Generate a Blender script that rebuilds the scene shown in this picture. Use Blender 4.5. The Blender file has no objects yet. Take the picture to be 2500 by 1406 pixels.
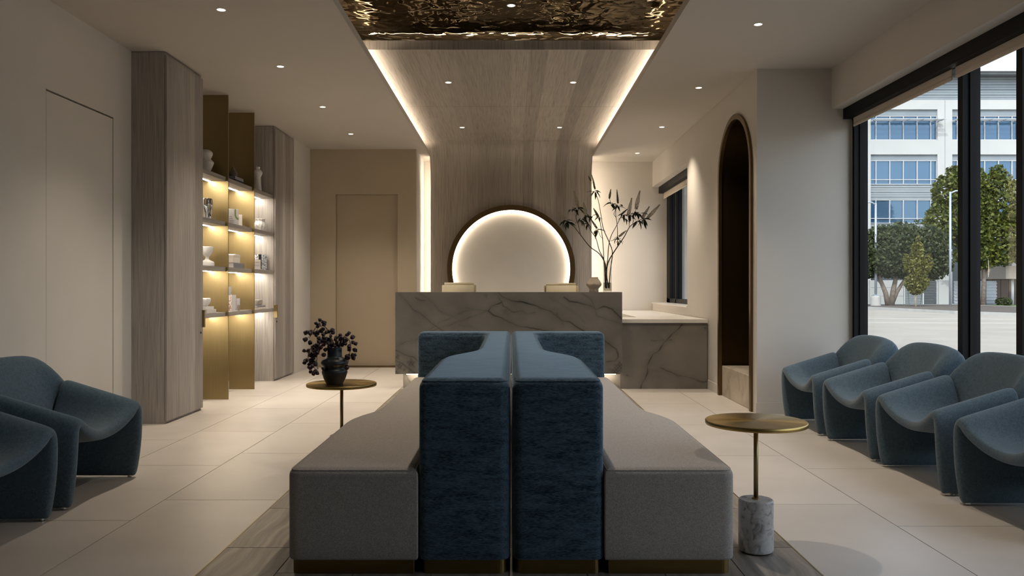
import bpy, bmesh, math, random
import numpy as np
from mathutils import Vector, Matrix
from mathutils.geometry import tessellate_polygon

random.seed(7)
rng = np.random.default_rng(11)
SC = bpy.context.scene
COL = SC.collection
PI = math.pi

# ---------------------------------------------------------------- camera
FPX = 1965.0          # focal length in pixels of the 2500 px wide frame
CX, CY = 1248.0, 702.0
CH = 1.12             # camera height
cam_d = bpy.data.cameras.new('camera')
cam_d.sensor_width = 36.0
cam_d.lens = FPX * 36.0 / 2500.0
cam_d.shift_x = (1250 - CX) / 2500.0
cam_d.shift_y = (CY - 703) / 2500.0
cam_d.clip_end = 500
cam = bpy.data.objects.new('camera', cam_d)
COL.objects.link(cam)
cam.location = (0, 0, CH)
cam.rotation_euler = (PI / 2, 0, 0)
SC.camera = cam

# ---------------------------------------------------------------- view, world, sun
SC.view_settings.view_transform = 'Standard'
SC.view_settings.look = 'None'
SC.view_settings.gamma = 1.0
SC.view_settings.use_curve_mapping = False
SC.view_settings.exposure = -0.12

SKY_STRENGTH = 0.55
SUN_STRENGTH = 2.6
W = bpy.data.worlds.new('world')
SC.world = W
W.use_nodes = True
wn = W.node_tree.nodes
wl = W.node_tree.links
wn.clear()
wo = wn.new('ShaderNodeOutputWorld')
wb = wn.new('ShaderNodeBackground')
sky = wn.new('ShaderNodeTexSky')
sky.sky_type = 'NISHITA'
sky.sun_disc = False
sky.sun_elevation = math.radians(50)
sky.sun_rotation = math.radians(200)
sky.dust_density = 2.0
wb.inputs['Strength'].default_value = SKY_STRENGTH
hs = wn.new('ShaderNodeHueSaturation')
hs.inputs['Saturation'].default_value = 0.5              # thin bright overcast, paler than the clear model
wl.new(sky.outputs['Color'], hs.inputs['Color'])
wl.new(hs.outputs['Color'], wb.inputs['Color'])
wl.new(wb.outputs['Background'], wo.inputs['Surface'])

sun_d = bpy.data.lights.new('sun', 'SUN')
sun_d.energy = SUN_STRENGTH
sun_d.angle = math.radians(0.6)
sun_d.color = (1.0, 0.95, 0.87)
sun = bpy.data.objects.new('sun', sun_d)
COL.objects.link(sun)
sun.location = (-20, -30, 40)
sun.rotation_euler = Vector((0.38, 0.62, -0.78)).to_track_quat('-Z', 'Y').to_euler()

# light levels of the lamps the room has
DOWN_W = 140.0
DOWN_WOOD_W = 70.0
LED_COVE = 27.0
LED_WALL = 40.0
LED_RING = 17.0
LED_SHELF = 95.0
LED_DESK = 30.0
WARM = (1.0, 0.87, 0.70)
LEDC = (1.0, 0.85, 0.66)


# ================================================================= helpers
def px(x, y, D):
    """photo pixel at distance D -> world point"""
    return Vector(((x - CX) / FPX * D, D, CH - (y - CY) / FPX * D))


def tag(o, label=None, cat=None, group=None, kind=None):
    if label: o['label'] = label
    if cat: o['category'] = cat
    if group: o['group'] = group
    if kind: o['kind'] = kind
    return o


def empty(name, loc=(0, 0, 0), label=None, cat=None, group=None, kind=None, rz=0.0):
    o = bpy.data.objects.new(name, None)
    o.empty_display_size = 0.05
    COL.objects.link(o)
    o.location = loc
    o.rotation_euler = (0, 0, rz)
    return tag(o, label, cat, group, kind)


def link_mesh(name, me, mat=None, parent=None, world=True, smooth=False):
    """world=True: vertices are in world space even under an Empty that sits elsewhere"""
    o = bpy.data.objects.new(name, me)
    COL.objects.link(o)
    if mat is not None:
        me.materials.clear()
        me.materials.append(mat)
    if smooth:
        me.polygons.foreach_set('use_smooth', [True] * len(me.polygons))
    if parent is not None:
        o.parent = parent
        if world:
            off = Vector(parent.location)
            p = parent
            inv = Matrix.Translation(-off)
            if p.parent is not None:
                # part of a part: parent mesh object is at its own origin with an inverse of its own
                inv = Matrix.Identity(4)
            o.matrix_parent_inverse = inv
    return o


def obj(name, bm, mat=None, parent=None, world=True, smooth=False):
    me = bpy.data.meshes.new(name)
    bmesh.ops.recalc_face_normals(bm, faces=bm.faces)
    bm.to_mesh(me)
    bm.free()
    return link_mesh(name, me, mat, parent, world, smooth)


def auto_smooth(o, ang=35):
    me = o.data
    me.polygons.foreach_set('use_smooth', [True] * len(me.polygons))
    bm = bmesh.new()
    bm.from_mesh(me)
    lim = math.radians(ang)
    for e in bm.edges:
        if len(e.link_faces) == 2 and e.calc_face_angle(0) > lim:
            e.smooth = False
    bm.to_mesh(me)
    bm.free()
    return o


def add_box(bm, x0, x1, y0, y1, z0, z1):
    vs = [bm.verts.new(p) for p in ((x0, y0, z0), (x1, y0, z0), (x1, y1, z0), (x0, y1, z0),
                                    (x0, y0, z1), (x1, y0, z1), (x1, y1, z1), (x0, y1, z1))]
    for f in ((0, 3, 2, 1), (4, 5, 6, 7), (0, 1, 5, 4), (1, 2, 6, 5), (2, 3, 7, 6), (3, 0, 4, 7)):
        bm.faces.new([vs[i] for i in f])
    return vs


def bevel_all(bm, r, seg=2):
    bmesh.ops.bevel(bm, geom=list(bm.edges), offset=r, segments=seg, profile=0.5, affect='EDGES')


def box(name, x0, x1, y0, y1, z0, z1, mat, parent=None, bev=0.0, seg=2, world=True):
    bm = bmesh.new()
    add_box(bm, min(x0, x1), max(x0, x1), min(y0, y1), max(y0, y1), min(z0, z1), max(z0, z1))
    if bev > 0:
        bevel_all(bm, bev, seg)
    o = obj(name, bm, mat, parent, world)
    if bev > 0 and seg > 1:
        auto_smooth(o, 40)
    return o


def lathe_bm(profile, segs=32, c=(0, 0, 0), rfun=None, cap=True):
    bm = bmesh.new()
    rings = []
    for (r, z) in profile:
        ring = []
        for k in range(segs):
            a = 2 * PI * k / segs
            rr = r * (rfun(a, z) if rfun else 1.0)
            ring.append(bm.verts.new((c[0] + rr * math.cos(a), c[1] + rr * math.sin(a), c[2] + z)))
        rings.append(ring)
    for i in range(len(rings) - 1):
        for k in range(segs):
            k2 = (k + 1) % segs
            bm.faces.new((rings[i][k], rings[i][k2], rings[i + 1][k2], rings[i + 1][k]))
    if cap:
        bm.faces.new(list(reversed(rings[0])))
        bm.faces.new(rings[-1])
    return bm


def catmull(pts, n=6):
    P = [Vector(p) for p in pts]
    P = [P[0] + (P[0] - P[1])] + P + [P[-1] + (P[-1] - P[-2])]
    out = []
    for i in range(1, len(P) - 2):
        p0, p1, p2, p3 = P[i - 1], P[i], P[i + 1], P[i + 2]
        for k in range(n):
            t = k / n
            out.append(0.5 * ((2 * p1) + (p2 - p0) * t + (2 * p0 - 5 * p1 + 4 * p2 - p3) * t * t
                              + (3 * p1 - p0 - 3 * p2 + p3) * t ** 3))
    out.append(P[-2].copy())
    return out


def add_tube(bm, path, r0, r1=None, segs=8):
    path = [Vector(p) for p in path]
    n = len(path)
    if r1 is None: r1 = r0
    rings = []
    up = Vector((0.13, 0.31, 0.94)).normalized()
    for i, p in enumerate(path):
        d = (path[min(i + 1, n - 1)] - path[max(i - 1, 0)]).normalized()
        a = d.cross(up)
        if a.length < 1e-4: a = d.cross(Vector((1, 0, 0)))
        a.normalize()
        b = d.cross(a)
        r = r0 + (r1 - r0) * i / max(1, n - 1)
        rings.append([bm.verts.new(p + (a * math.cos(2 * PI * k / segs) + b * math.sin(2 * PI * k / segs)) * r)
                      for k in range(segs)])
    for i in range(n - 1):
        for k in range(segs):
            k2 = (k + 1) % segs
            bm.faces.new((rings[i][k], rings[i][k2], rings[i + 1][k2], rings[i + 1][k]))
    bm.faces.new(rings[0])
    bm.faces.new(rings[-1])


def loft_bm(sections, closed=True, cap=True):
    bm = bmesh.new()
    R = [[bm.verts.new(p) for p in s] for s in sections]
    m = len(R[0])
    for i in range(len(R) - 1):
        for k in range(m if closed else m - 1):
            k2 = (k + 1) % m
            bm.faces.new((R[i][k], R[i][k2], R[i + 1][k2], R[i + 1][k]))
    if cap:
        bm.faces.new(R[0])
        bm.faces.new(list(reversed(R[-1])))
    return bm


def subsurf(o, lv=2):
    m = o.modifiers.new('subdivision', 'SUBSURF')
    m.levels = lv
    m.render_levels = lv
    return o


def prism_bm(poly, a0, a1, axis='z'):
    """extrude a 2D polygon; axis z: poly (x,y); x: poly (y,z); y: poly (x,z)"""
    bm = bmesh.new()

    def P(p, a):
        return {'z': (p[0], p[1], a), 'x': (a, p[0], p[1]), 'y': (p[0], a, p[1])}[axis]
    lo = [bm.verts.new(P(p, a0)) for p in poly]
    hi = [bm.verts.new(P(p, a1)) for p in poly]
    n = len(poly)
    for i in range(n):
        j = (i + 1) % n
        bm.faces.new((lo[i], lo[j], hi[j], hi[i]))
    bm.faces.new(list(reversed(lo)))
    bm.faces.new(hi)
    return bm


def copy_tree(o, parent=None):
    c = o.copy()
    COL.objects.link(c)
    if parent is not None:
        c.parent = parent
        c.matrix_parent_inverse = o.matrix_parent_inverse.copy()
    for ch in list(o.children):
        copy_tree(ch, c)
    return c


# ================================================================= materials
def new_mat(name):
    m = bpy.data.materials.new(name)
    m.use_nodes = True
    nt = m.node_tree
    return m, nt.nodes, nt.links, nt.nodes['Principled BSDF']


def ramp(n, stops):
    r = n.new('ShaderNodeValToRGB')
    e = r.color_ramp.elements
    e[0].position, e[0].color = stops[0][0], (*stops[0][1], 1)
    e[1].position, e[1].color = stops[-1][0], (*stops[-1][1], 1)
    for p, c in stops[1:-1]:
        x = e.new(p)
        x.color = (*c, 1)
    return r


def sc(c, k):
    return tuple(v * k for v in c)


def plain(name, col, rough=0.5, metal=0.0, var=0.04, nscale=6.0, bump=0.0, bscale=60.0, sheen=0.0, spec=0.5,
          stretch=(1, 1, 1)):
    m, n, l, p = new_mat(name)
    p.inputs['Roughness'].default_value = rough
    p.inputs['Metallic'].default_value = metal
    p.inputs['Specular IOR Level'].default_value = spec
    if sheen:
        p.inputs['Sheen Weight'].default_value = sheen
    tc = n.new('ShaderNodeTexCoord')
    mp = n.new('ShaderNodeMapping')
    mp.inputs['Scale'].default_value = stretch
    l.new(tc.outputs['Object'], mp.inputs['Vector'])
    nz = n.new('ShaderNodeTexNoise')
    nz.inputs['Scale'].default_value = nscale
    nz.inputs['Detail'].default_value = 3
    l.new(mp.outputs['Vector'], nz.inputs['Vector'])
    r = ramp(n, [(0.3, sc(col, 1 - var)), (0.7, sc(col, 1 + var))])
    l.new(nz.outputs['Fac'], r.inputs['Fac'])
    l.new(r.outputs['Color'], p.inputs['Base Color'])
    if bump:
        n2 = n.new('ShaderNodeTexNoise')
        n2.inputs['Scale'].default_value = bscale
        n2.inputs['Detail'].default_value = 2
        l.new(mp.outputs['Vector'], n2.inputs['Vector'])
        b = n.new('ShaderNodeBump')
        b.inputs['Strength'].default_value = bump
        b.inputs['Distance'].default_value = 0.004
        l.new(n2.outputs['Fac'], b.inputs['Height'])
        l.new(b.outputs['Normal'], p.inputs['Normal'])
    return m


def emis(name, col, strength):
    m, n, l, p = new_mat(name)
    e = n.new('ShaderNodeEmission')
    e.inputs['Color'].default_value = (*col, 1)
    e.inputs['Strength'].default_value = strength
    n.remove(p)
    l.new(e.outputs['Emission'], n['Material Output'].inputs['Surface'])
    return m


def wood(name, col, axis='z', uv=False, strip=0.115, rough=0.5):
    """grain along the axis; planks of a veneer told apart by a slight tone"""
    m, n, l, p = new_mat(name)
    p.inputs['Roughness'].default_value = rough
    tc = n.new('ShaderNodeTexCoord')
    sep = n.new('ShaderNodeSeparateXYZ')
    l.new(tc.outputs['UV' if uv else 'Object'], sep.inputs['Vector'])
    if uv:
        across, along, third = 'X', 'Y', 'Z'
    else:
        along = axis.upper()
        across, third = {'Z': ('Y', 'X'), 'Y': ('X', 'Z'), 'X': ('Y', 'Z')}[along]
    # across = sum of the two other coordinates, so both faces of a board show grain
    ad = n.new('ShaderNodeMath'); ad.operation = 'ADD'
    l.new(sep.outputs[across], ad.inputs[0]); l.new(sep.outputs[third], ad.inputs[1])
    cmb = n.new('ShaderNodeCombineXYZ')
    # low frequency warp for cathedral figures
    nw = n.new('ShaderNodeTexNoise'); nw.inputs['Scale'].default_value = 1.0; nw.inputs['Detail'].default_value = 2
    cw = n.new('ShaderNodeCombineXYZ')
    s1 = n.new('ShaderNodeMath'); s1.operation = 'MULTIPLY'; s1.inputs[1].default_value = 9.0
    s2 = n.new('ShaderNodeMath'); s2.operation = 'MULTIPLY'; s2.inputs[1].default_value = 1.1
    l.new(ad.outputs[0], s1.inputs[0]); l.new(sep.outputs[along], s2.inputs[0])
    l.new(s1.outputs[0], cw.inputs['X']); l.new(s2.outputs[0], cw.inputs['Y'])
    l.new(cw.outputs['Vector'], nw.inputs['Vector'])
    # strip index
    dv = n.new('ShaderNodeMath'); dv.operation = 'DIVIDE'; dv.inputs[1].default_value = strip
    fl = n.new('ShaderNodeMath'); fl.operation = 'FLOOR'
    l.new(ad.outputs[0], dv.inputs[0]); l.new(dv.outputs[0], fl.inputs[0])
    wn_ = n.new('ShaderNodeTexWhiteNoise'); wn_.noise_dimensions = '1D'
    l.new(fl.outputs[0], wn_.inputs['W'])
    # grain coords
    wm = n.new('ShaderNodeMath'); wm.operation = 'MULTIPLY_ADD'
    wm.inputs[1].default_value = 0.055
    l.new(nw.outputs['Fac'], wm.inputs[0]); l.new(ad.outputs[0], wm.inputs[2])
    g1 = n.new('ShaderNodeMath'); g1.operation = 'MULTIPLY'; g1.inputs[1].default_value = 95.0
    l.new(wm.outputs[0], g1.inputs[0])
    g2 = n.new('ShaderNodeMath'); g2.operation = 'MULTIPLY'; g2.inputs[1].default_value = 2.2
    l.new(sep.outputs[along], g2.inputs[0])
    g3 = n.new('ShaderNodeMath'); g3.operation = 'MULTIPLY'; g3.inputs[1].default_value = 37.0
    l.new(wn_.outputs['Value'], g3.inputs[0])
    l.new(g1.outputs[0], cmb.inputs['X']); l.new(g2.outputs[0], cmb.inputs['Y']); l.new(g3.outputs[0], cmb.inputs['Z'])
    ng = n.new('ShaderNodeTexNoise'); ng.inputs['Scale'].default_value = 1.0; ng.inputs['Detail'].default_value = 4
    ng.inputs['Roughness'].default_value = 0.6
    l.new(cmb.outputs['Vector'], ng.inputs['Vector'])
    r = ramp(n, [(0.30, sc(col, 0.62)), (0.47, sc(col, 0.92)), (0.58, sc(col, 1.02)), (0.75, sc(col, 1.2))])
    l.new(ng.outputs['Fac'], r.inputs['Fac'])
    hv = n.new('ShaderNodeHueSaturation')
    vm = n.new('ShaderNodeMapRange')
    vm.inputs['To Min'].default_value = 0.78
    vm.inputs['To Max'].default_value = 1.16
    l.new(wn_.outputs['Value'], vm.inputs['Value'])
    l.new(vm.outputs['Result'], hv.inputs['Value'])
    l.new(r.outputs['Color'], hv.inputs['Color'])
    l.new(hv.outputs['Color'], p.inputs['Base Color'])
    b = n.new('ShaderNodeBump'); b.inputs['Strength'].default_value = 0.12; b.inputs['Distance'].default_value = 0.002
    l.new(ng.outputs['Fac'], b.inputs['Height']); l.new(b.outputs['Normal'], p.inputs['Normal'])
    return m


def fabric(name, col, dark, streak=(1, 1, 1), scale=220.0, sheen=0.25, big=0.25, sheen_tint=(1, 1, 1)):
    m, n, l, p = new_mat(name)
    p.inputs['Roughness'].default_value = 0.95
    p.inputs['Specular IOR Level'].default_value = 0.15
    p.inputs['Sheen Weight'].default_value = sheen
    p.inputs['Sheen Roughness'].default_value = 0.45
    p.inputs['Sheen Tint'].default_value = (*sheen_tint, 1)
    tc = n.new('ShaderNodeTexCoord')
    mp = n.new('ShaderNodeMapping'); mp.inputs['Scale'].default_value = streak
    l.new(tc.outputs['Object'], mp.inputs['Vector'])
    a = n.new('ShaderNodeTexNoise'); a.inputs['Scale'].default_value = scale; a.inputs['Detail'].default_value = 3
    l.new(mp.outputs['Vector'], a.inputs['Vector'])
    b = n.new('ShaderNodeTexNoise'); b.inputs['Scale'].default_value = scale * 0.16; b.inputs['Detail'].default_value = 5
    l.new(mp.outputs['Vector'], b.inputs['Vector'])
    mx = n.new('ShaderNodeMath'); mx.operation = 'MULTIPLY_ADD'
    mx.inputs[1].default_value = big
    l.new(b.outputs['Fac'], mx.inputs[0])
    ml = n.new('ShaderNodeMath'); ml.operation = 'MULTIPLY'; ml.inputs[1].default_value = 1 - big
    l.new(a.outputs['Fac'], ml.inputs[0]); l.new(ml.outputs[0], mx.inputs[2])
    r = ramp(n, [(0.36, dark), (0.62, col)])
    l.new(mx.outputs[0], r.inputs['Fac']); l.new(r.outputs['Color'], p.inputs['Base Color'])
    bp = n.new('ShaderNodeBump'); bp.inputs['Strength'].default_value = 0.35; bp.inputs['Distance'].default_value = 0.003
    l.new(a.outputs['Fac'], bp.inputs['Height']); l.new(bp.outputs['Normal'], p.inputs['Normal'])
    return m


def tile_mat(name, col, rough=0.38):
    m, n, l, p = new_mat(name)
    p.inputs['Roughness'].default_value = rough
    oi = n.new('ShaderNodeObjectInfo')
    tc = n.new('ShaderNodeTexCoord')
    ad = n.new('ShaderNodeVectorMath'); ad.operation = 'ADD'
    l.new(tc.outputs['Object'], ad.inputs[0]); l.new(oi.outputs['Location'], ad.inputs[1])
    nz = n.new('ShaderNodeTexNoise'); nz.inputs['Scale'].default_value = 2.2; nz.inputs['Detail'].default_value = 5
    l.new(ad.outputs['Vector'], nz.inputs['Vector'])
    r = ramp(n, [(0.3, sc(col, 0.93)), (0.7, sc(col, 1.05))])
    l.new(nz.outputs['Fac'], r.inputs['Fac'])
    hv = n.new('ShaderNodeHueSaturation')
    vm = n.new('ShaderNodeMapRange'); vm.inputs['To Min'].default_value = 0.95; vm.inputs['To Max'].default_value = 1.05
    l.new(oi.outputs['Random'], vm.inputs['Value']); l.new(vm.outputs['Result'], hv.inputs['Value'])
    l.new(r.outputs['Color'], hv.inputs['Color']); l.new(hv.outputs['Color'], p.inputs['Base Color'])
    return m


def plank_mat(name, col):
    m, n, l, p = new_mat(name)
    p.inputs['Roughness'].default_value = 0.42
    oi = n.new('ShaderNodeObjectInfo')
    tc = n.new('ShaderNodeTexCoord')
    mp = n.new('ShaderNodeMapping'); mp.inputs['Scale'].default_value = (34, 1.3, 1)
    off = n.new('ShaderNodeCombineXYZ')
    mu = n.new('ShaderNodeMath'); mu.operation = 'MULTIPLY'; mu.inputs[1].default_value = 50
    l.new(oi.outputs['Random'], mu.inputs[0]); l.new(mu.outputs[0], off.inputs['Z'])
    l.new(off.outputs['Vector'], mp.inputs['Location'])
    wz = n.new('ShaderNodeTexNoise'); wz.inputs['Scale'].default_value = 3.0
    l.new(tc.outputs['Object'], wz.inputs['Vector'])
    vm0 = n.new('ShaderNodeVectorMath'); vm0.operation = 'MULTIPLY_ADD'
    vm0.inputs[1].default_value = (0.10, 0.0, 0.0)
    l.new(wz.outputs['Color'], vm0.inputs[0]); l.new(tc.outputs['Object'], vm0.inputs[2])
    l.new(vm0.outputs['Vector'], mp.inputs['Vector'])
    nz = n.new('ShaderNodeTexNoise'); nz.inputs['Scale'].default_value = 1.0; nz.inputs['Detail'].default_value = 5
    l.new(mp.outputs['Vector'], nz.inputs['Vector'])
    r = ramp(n, [(0.3, sc(col, 0.6)), (0.5, col), (0.72, sc(col, 1.45))])
    l.new(nz.outputs['Fac'], r.inputs['Fac'])
    hv = n.new('ShaderNodeHueSaturation')
    vm = n.new('ShaderNodeMapRange'); vm.inputs['To Min'].default_value = 0.86; vm.inputs['To Max'].default_value = 1.12
    l.new(oi.outputs['Random'], vm.inputs['Value']); l.new(vm.outputs['Result'], hv.inputs['Value'])
    l.new(r.outputs['Color'], hv.inputs['Color']); l.new(hv.outputs['Color'], p.inputs['Base Color'])
    return m


def stone_vein(name, col, vein, rough=0.28):
    m, n, l, p = new_mat(name)
    p.inputs['Roughness'].default_value = rough
    tc = n.new('ShaderNodeTexCoord')
    nz = n.new('ShaderNodeTexNoise'); nz.inputs['Scale'].default_value = 3.0; nz.inputs['Detail'].default_value = 6
    l.new(tc.outputs['Object'], nz.inputs['Vector'])
    r = ramp(n, [(0.28, sc(col, 0.72)), (0.55, col), (0.8, sc(col, 1.18))])
    l.new(nz.outputs['Fac'], r.inputs['Fac'])
    at = n.new('ShaderNodeAttribute'); at.attribute_name = 'vein'
    mx = n.new('ShaderNodeMix'); mx.data_type = 'RGBA'
    l.new(at.outputs['Fac'], mx.inputs[0])
    l.new(r.outputs['Color'], mx.inputs[6]); mx.inputs[7].default_value = (*vein, 1)
    l.new(mx.outputs[2], p.inputs['Base Color'])
    return m


def marble(name, col, dark, scale=5.0, rough=0.25):
    m, n, l, p = new_mat(name)
    p.inputs['Roughness'].default_value = rough
    tc = n.new('ShaderNodeTexCoord')
    w = n.new('ShaderNodeTexNoise'); w.inputs['Scale'].default_value = scale; w.inputs['Detail'].default_value = 8
    w.inputs['Distortion'].default_value = 1.6
    l.new(tc.outputs['Object'], w.inputs['Vector'])
    r = ramp(n, [(0.33, dark), (0.46, sc(col, 0.85)), (0.6, col)])
    l.new(w.outputs['Fac'], r.inputs['Fac']); l.new(r.outputs['Color'], p.inputs['Base Color'])
    return m


def brushed(name, col, rough=0.32, radial=False, axis='z'):
    m, n, l, p = new_mat(name)
    p.inputs['Metallic'].default_value = 1.0
    p.inputs['Roughness'].default_value = rough
    p.inputs['Base Color'].default_value = (*col, 1)
    tc = n.new('ShaderNodeTexCoord')
    if radial:
        tg = n.new('ShaderNodeTangent'); tg.direction_type = 'RADIAL'; tg.axis = 'Z'
        p.inputs['Anisotropic'].default_value = 0.75
        l.new(tg.outputs['Tangent'], p.inputs['Tangent'])
    else:
        mp = n.new('ShaderNodeMapping')
        mp.inputs['Scale'].default_value = {'z': (260, 260, 3), 'y': (260, 3, 260), 'x': (3, 260, 260)}[axis]
        l.new(tc.outputs['Object'], mp.inputs['Vector'])
        nz = n.new('ShaderNodeTexNoise'); nz.inputs['Scale'].default_value = 1.0
        l.new(mp.outputs['Vector'], nz.inputs['Vector'])
        mr = n.new('ShaderNodeMapRange'); mr.inputs['To Min'].default_value = rough - 0.06; mr.inputs['To Max'].default_value = rough + 0.1
        l.new(nz.outputs['Fac'], mr.inputs['Value']); l.new(mr.outputs['Result'], p.inputs['Roughness'])
        r = ramp(n, [(0.3, sc(col, 0.93)), (0.7, sc(col, 1.05))])
        l.new(nz.outputs['Fac'], r.inputs['Fac']); l.new(r.outputs['Color'], p.inputs['Base Color'])
    return m


def thin_glass(name, tint=(0.95, 0.98, 0.97), fres=1.45, rough=0.0):
    m, n, l, p = new_mat(name)
    n.remove(p)
    t = n.new('ShaderNodeBsdfTransparent'); t.inputs['Color'].default_value = (*tint, 1)
    g = n.new('ShaderNodeBsdfGlossy'); g.inputs['Roughness'].default_value = rough
    # Schlick reflectance, the same from both sides of the sheet
    lw = n.new('ShaderNodeLayerWeight'); lw.inputs['Blend'].default_value = 0.5
    pw = n.new('ShaderNodeMath'); pw.operation = 'POWER'; pw.inputs[1].default_value = 5.0
    f0 = ((fres - 1) / (fres + 1)) ** 2
    f = n.new('ShaderNodeMath'); f.operation = 'MULTIPLY_ADD'; f.inputs[1].default_value = 1 - f0; f.inputs[2].default_value = f0
    l.new(lw.outputs['Facing'], pw.inputs[0]); l.new(pw.outputs[0], f.inputs[0])
    mx = n.new('ShaderNodeMixShader')
    l.new(f.outputs[0], mx.inputs['Fac']); l.new(t.outputs['BSDF'], mx.inputs[1]); l.new(g.outputs['BSDF'], mx.inputs[2])
    l.new(mx.outputs['Shader'], n['Material Output'].inputs['Surface'])
    return m


def hammered(name, col):
    m, n, l, p = new_mat(name)
    p.inputs['Metallic'].default_value = 1.0
    p.inputs['Roughness'].default_value = 0.03
    p.inputs['Specular Tint'].default_value = (0.62, 0.57, 0.50, 1)
    p.inputs['Base Color'].default_value = (*col, 1)
    tc = n.new('ShaderNodeTexCoord')
    a = n.new('ShaderNodeTexNoise'); a.inputs['Scale'].default_value = 8.0; a.inputs['Detail'].default_value = 1.0
    a.inputs['Distortion'].default_value = 0.4
    l.new(tc.outputs['Object'], a.inputs['Vector'])
    b = n.new('ShaderNodeBump'); b.inputs['Strength'].default_value = 0.55; b.inputs['Distance'].default_value = 0.03
    l.new(a.outputs['Fac'], b.inputs['Height']); l.new(b.outputs['Normal'], p.inputs['Normal'])
    return m


def leaf_mat(name, c0, c1, trans=0.25):
    m, n, l, p = new_mat(name)
    p.inputs['Roughness'].default_value = 0.55
    p.inputs['Specular IOR Level'].default_value = 0.3
    ge = n.new('ShaderNodeNewGeometry')
    r = ramp(n, [(0.0, c0), (1.0, c1)])
    l.new(ge.outputs['Random Per Island'], r.inputs['Fac']); l.new(r.outputs['Color'], p.inputs['Base Color'])
    tr = n.new('ShaderNodeBsdfTranslucent'); l.new(r.outputs['Color'], tr.inputs['Color'])
    mx = n.new('ShaderNodeMixShader'); mx.inputs['Fac'].default_value = trans
    l.new(p.outputs['BSDF'], mx.inputs[1]); l.new(tr.outputs['BSDF'], mx.inputs[2])
    l.new(mx.outputs['Shader'], n['Material Output'].inputs['Surface'])
    return m


def printed(name, base, ink, scale=55.0, thr=0.55, x_from=None):
    """flat blotchy print on paper"""
    m, n, l, p = new_mat(name)
    p.inputs['Roughness'].default_value = 0.5
    tc = n.new('ShaderNodeTexCoord')
    nz = n.new('ShaderNodeTexNoise'); nz.inputs['Scale'].default_value = scale; nz.inputs['Detail'].default_value = 2
    nz.inputs['Distortion'].default_value = 1.2
    l.new(tc.outputs['Object'], nz.inputs['Vector'])
    r = ramp(n, [(thr - 0.02, base), (thr + 0.02, ink)])
    l.new(nz.outputs['Fac'], r.inputs['Fac']); l.new(r.outputs['Color'], p.inputs['Base Color'])
    return m


PAINT = plain('warm_white_paint', (0.60, 0.56, 0.51), 0.75, var=0.025, nscale=1.6, bump=0.05, bscale=260)
CEILP = plain('ceiling_paint', (0.52, 0.48, 0.43), 0.85, var=0.02, nscale=1.2, bump=0.04, bscale=260)
TAUPE = plain('taupe_paint', (0.46, 0.385, 0.28), 0.7, var=0.03, nscale=1.6, bump=0.05, bscale=260)
TAUPE_DOOR = plain('taupe_door_paint', (0.44, 0.365, 0.265), 0.6, var=0.02, nscale=1.2)
PLASTER = plain('disc_plaster', (0.72, 0.68, 0.62), 0.8, var=0.03, nscale=3)
GAP = plain('shadow_gap', (0.02, 0.018, 0.016), 0.9)
WOODV = wood('greige_oak_vertical', (0.345, 0.310, 0.283), 'z')
WOODY = wood('greige_oak_shelf', (0.345, 0.310, 0.283), 'y', strip=0.4)
WOODUV = wood('greige_oak_ribbon', (0.37, 0.325, 0.28), uv=True, strip=0.165)
BRASS = brushed('aged_brass', (0.33, 0.250, 0.125), 0.36)
BRASSR = brushed('spun_brass', (0.50, 0.345, 0.125), 0.30, radial=True)
BRASSP = brushed('dark_brass_plinth', (0.22, 0.15, 0.055), 0.42, axis='x')
BRONZE = brushed('dark_bronze', (0.060, 0.038, 0.016), 0.45)
BRONZET = brushed('bronze_trim', (0.17, 0.115, 0.055), 0.38)
TILE = tile_mat('porcelain_tile', (0.585, 0.535, 0.485))
GROUT = plain('grout', (0.20, 0.17, 0.14), 0.9)
PLANK = plank_mat('wood_look_tile', (0.235, 0.20, 0.165))
DESKST = stone_vein('veined_grey_quartzite', (0.20, 0.183, 0.160), (0.020, 0.020, 0.019))
DESKST2 = stone_vein('veined_quartzite_plain', (0.34, 0.315, 0.275), (0.05, 0.05, 0.045))
QUARTZ = plain('white_quartz', (0.74, 0.71, 0.66), 0.22, var=0.03, nscale=8)
BENCHST = marble('pale_bench_stone', (0.55, 0.47, 0.38), (0.36, 0.29, 0.22), 4.0, 0.35)
CARRARA = marble('grey_white_marble', (0.50, 0.475, 0.455), (0.20, 0.185, 0.18), 22.0, 0.3)
TEAL = fabric('blue_teal_weave', (0.125, 0.180, 0.225), (0.050, 0.080, 0.105), scale=330, big=0.2)
CHENILLE = fabric('blue_chenille', (0.082, 0.130, 0.175), (0.012, 0.022, 0.034), streak=(0.22, 1.0, 1.0), scale=330, sheen=0.45, big=0.42,
                  sheen_tint=(0.65, 0.83, 1.0))
GREYW = fabric('grey_wool', (0.45, 0.41, 0.375), (0.23, 0.205, 0.19), scale=420, sheen=0.2, big=0.12)
DARKM = plain('black_aluminium', (0.006, 0.006, 0.007), 0.55, var=0.1, spec=0.2)
SHADE = plain('blind_fabric', (0.62, 0.54, 0.45), 0.9, bump=0.2, bscale=500)
GLASS = thin_glass('window_glass', (0.95, 0.98, 0.985), 1.25)
VGLASS = thin_glass('vase_glass', (0.96, 0.96, 0.95), 1.35)
CREAM = plain('cream_leather', (0.66, 0.58, 0.40), 0.55)
MIRRORM = hammered('hammered_bronze_mirror', (0.055, 0.046, 0.037))
WHITEC = plain('white_ceramic', (0.72, 0.70, 0.67), 0.45, var=0.05, nscale=30)
WHITEG = plain('white_glazed', (0.78, 0.76, 0.73), 0.25)
SPECKLE = plain('speckled_stoneware', (0.56, 0.54, 0.50), 0.8, var=0.10, nscale=70, bump=0.2, bscale=150)
CHROME = plain('mercury_glass', (0.62, 0.57, 0.52), 0.10, metal=1.0, var=0.08)
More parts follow.
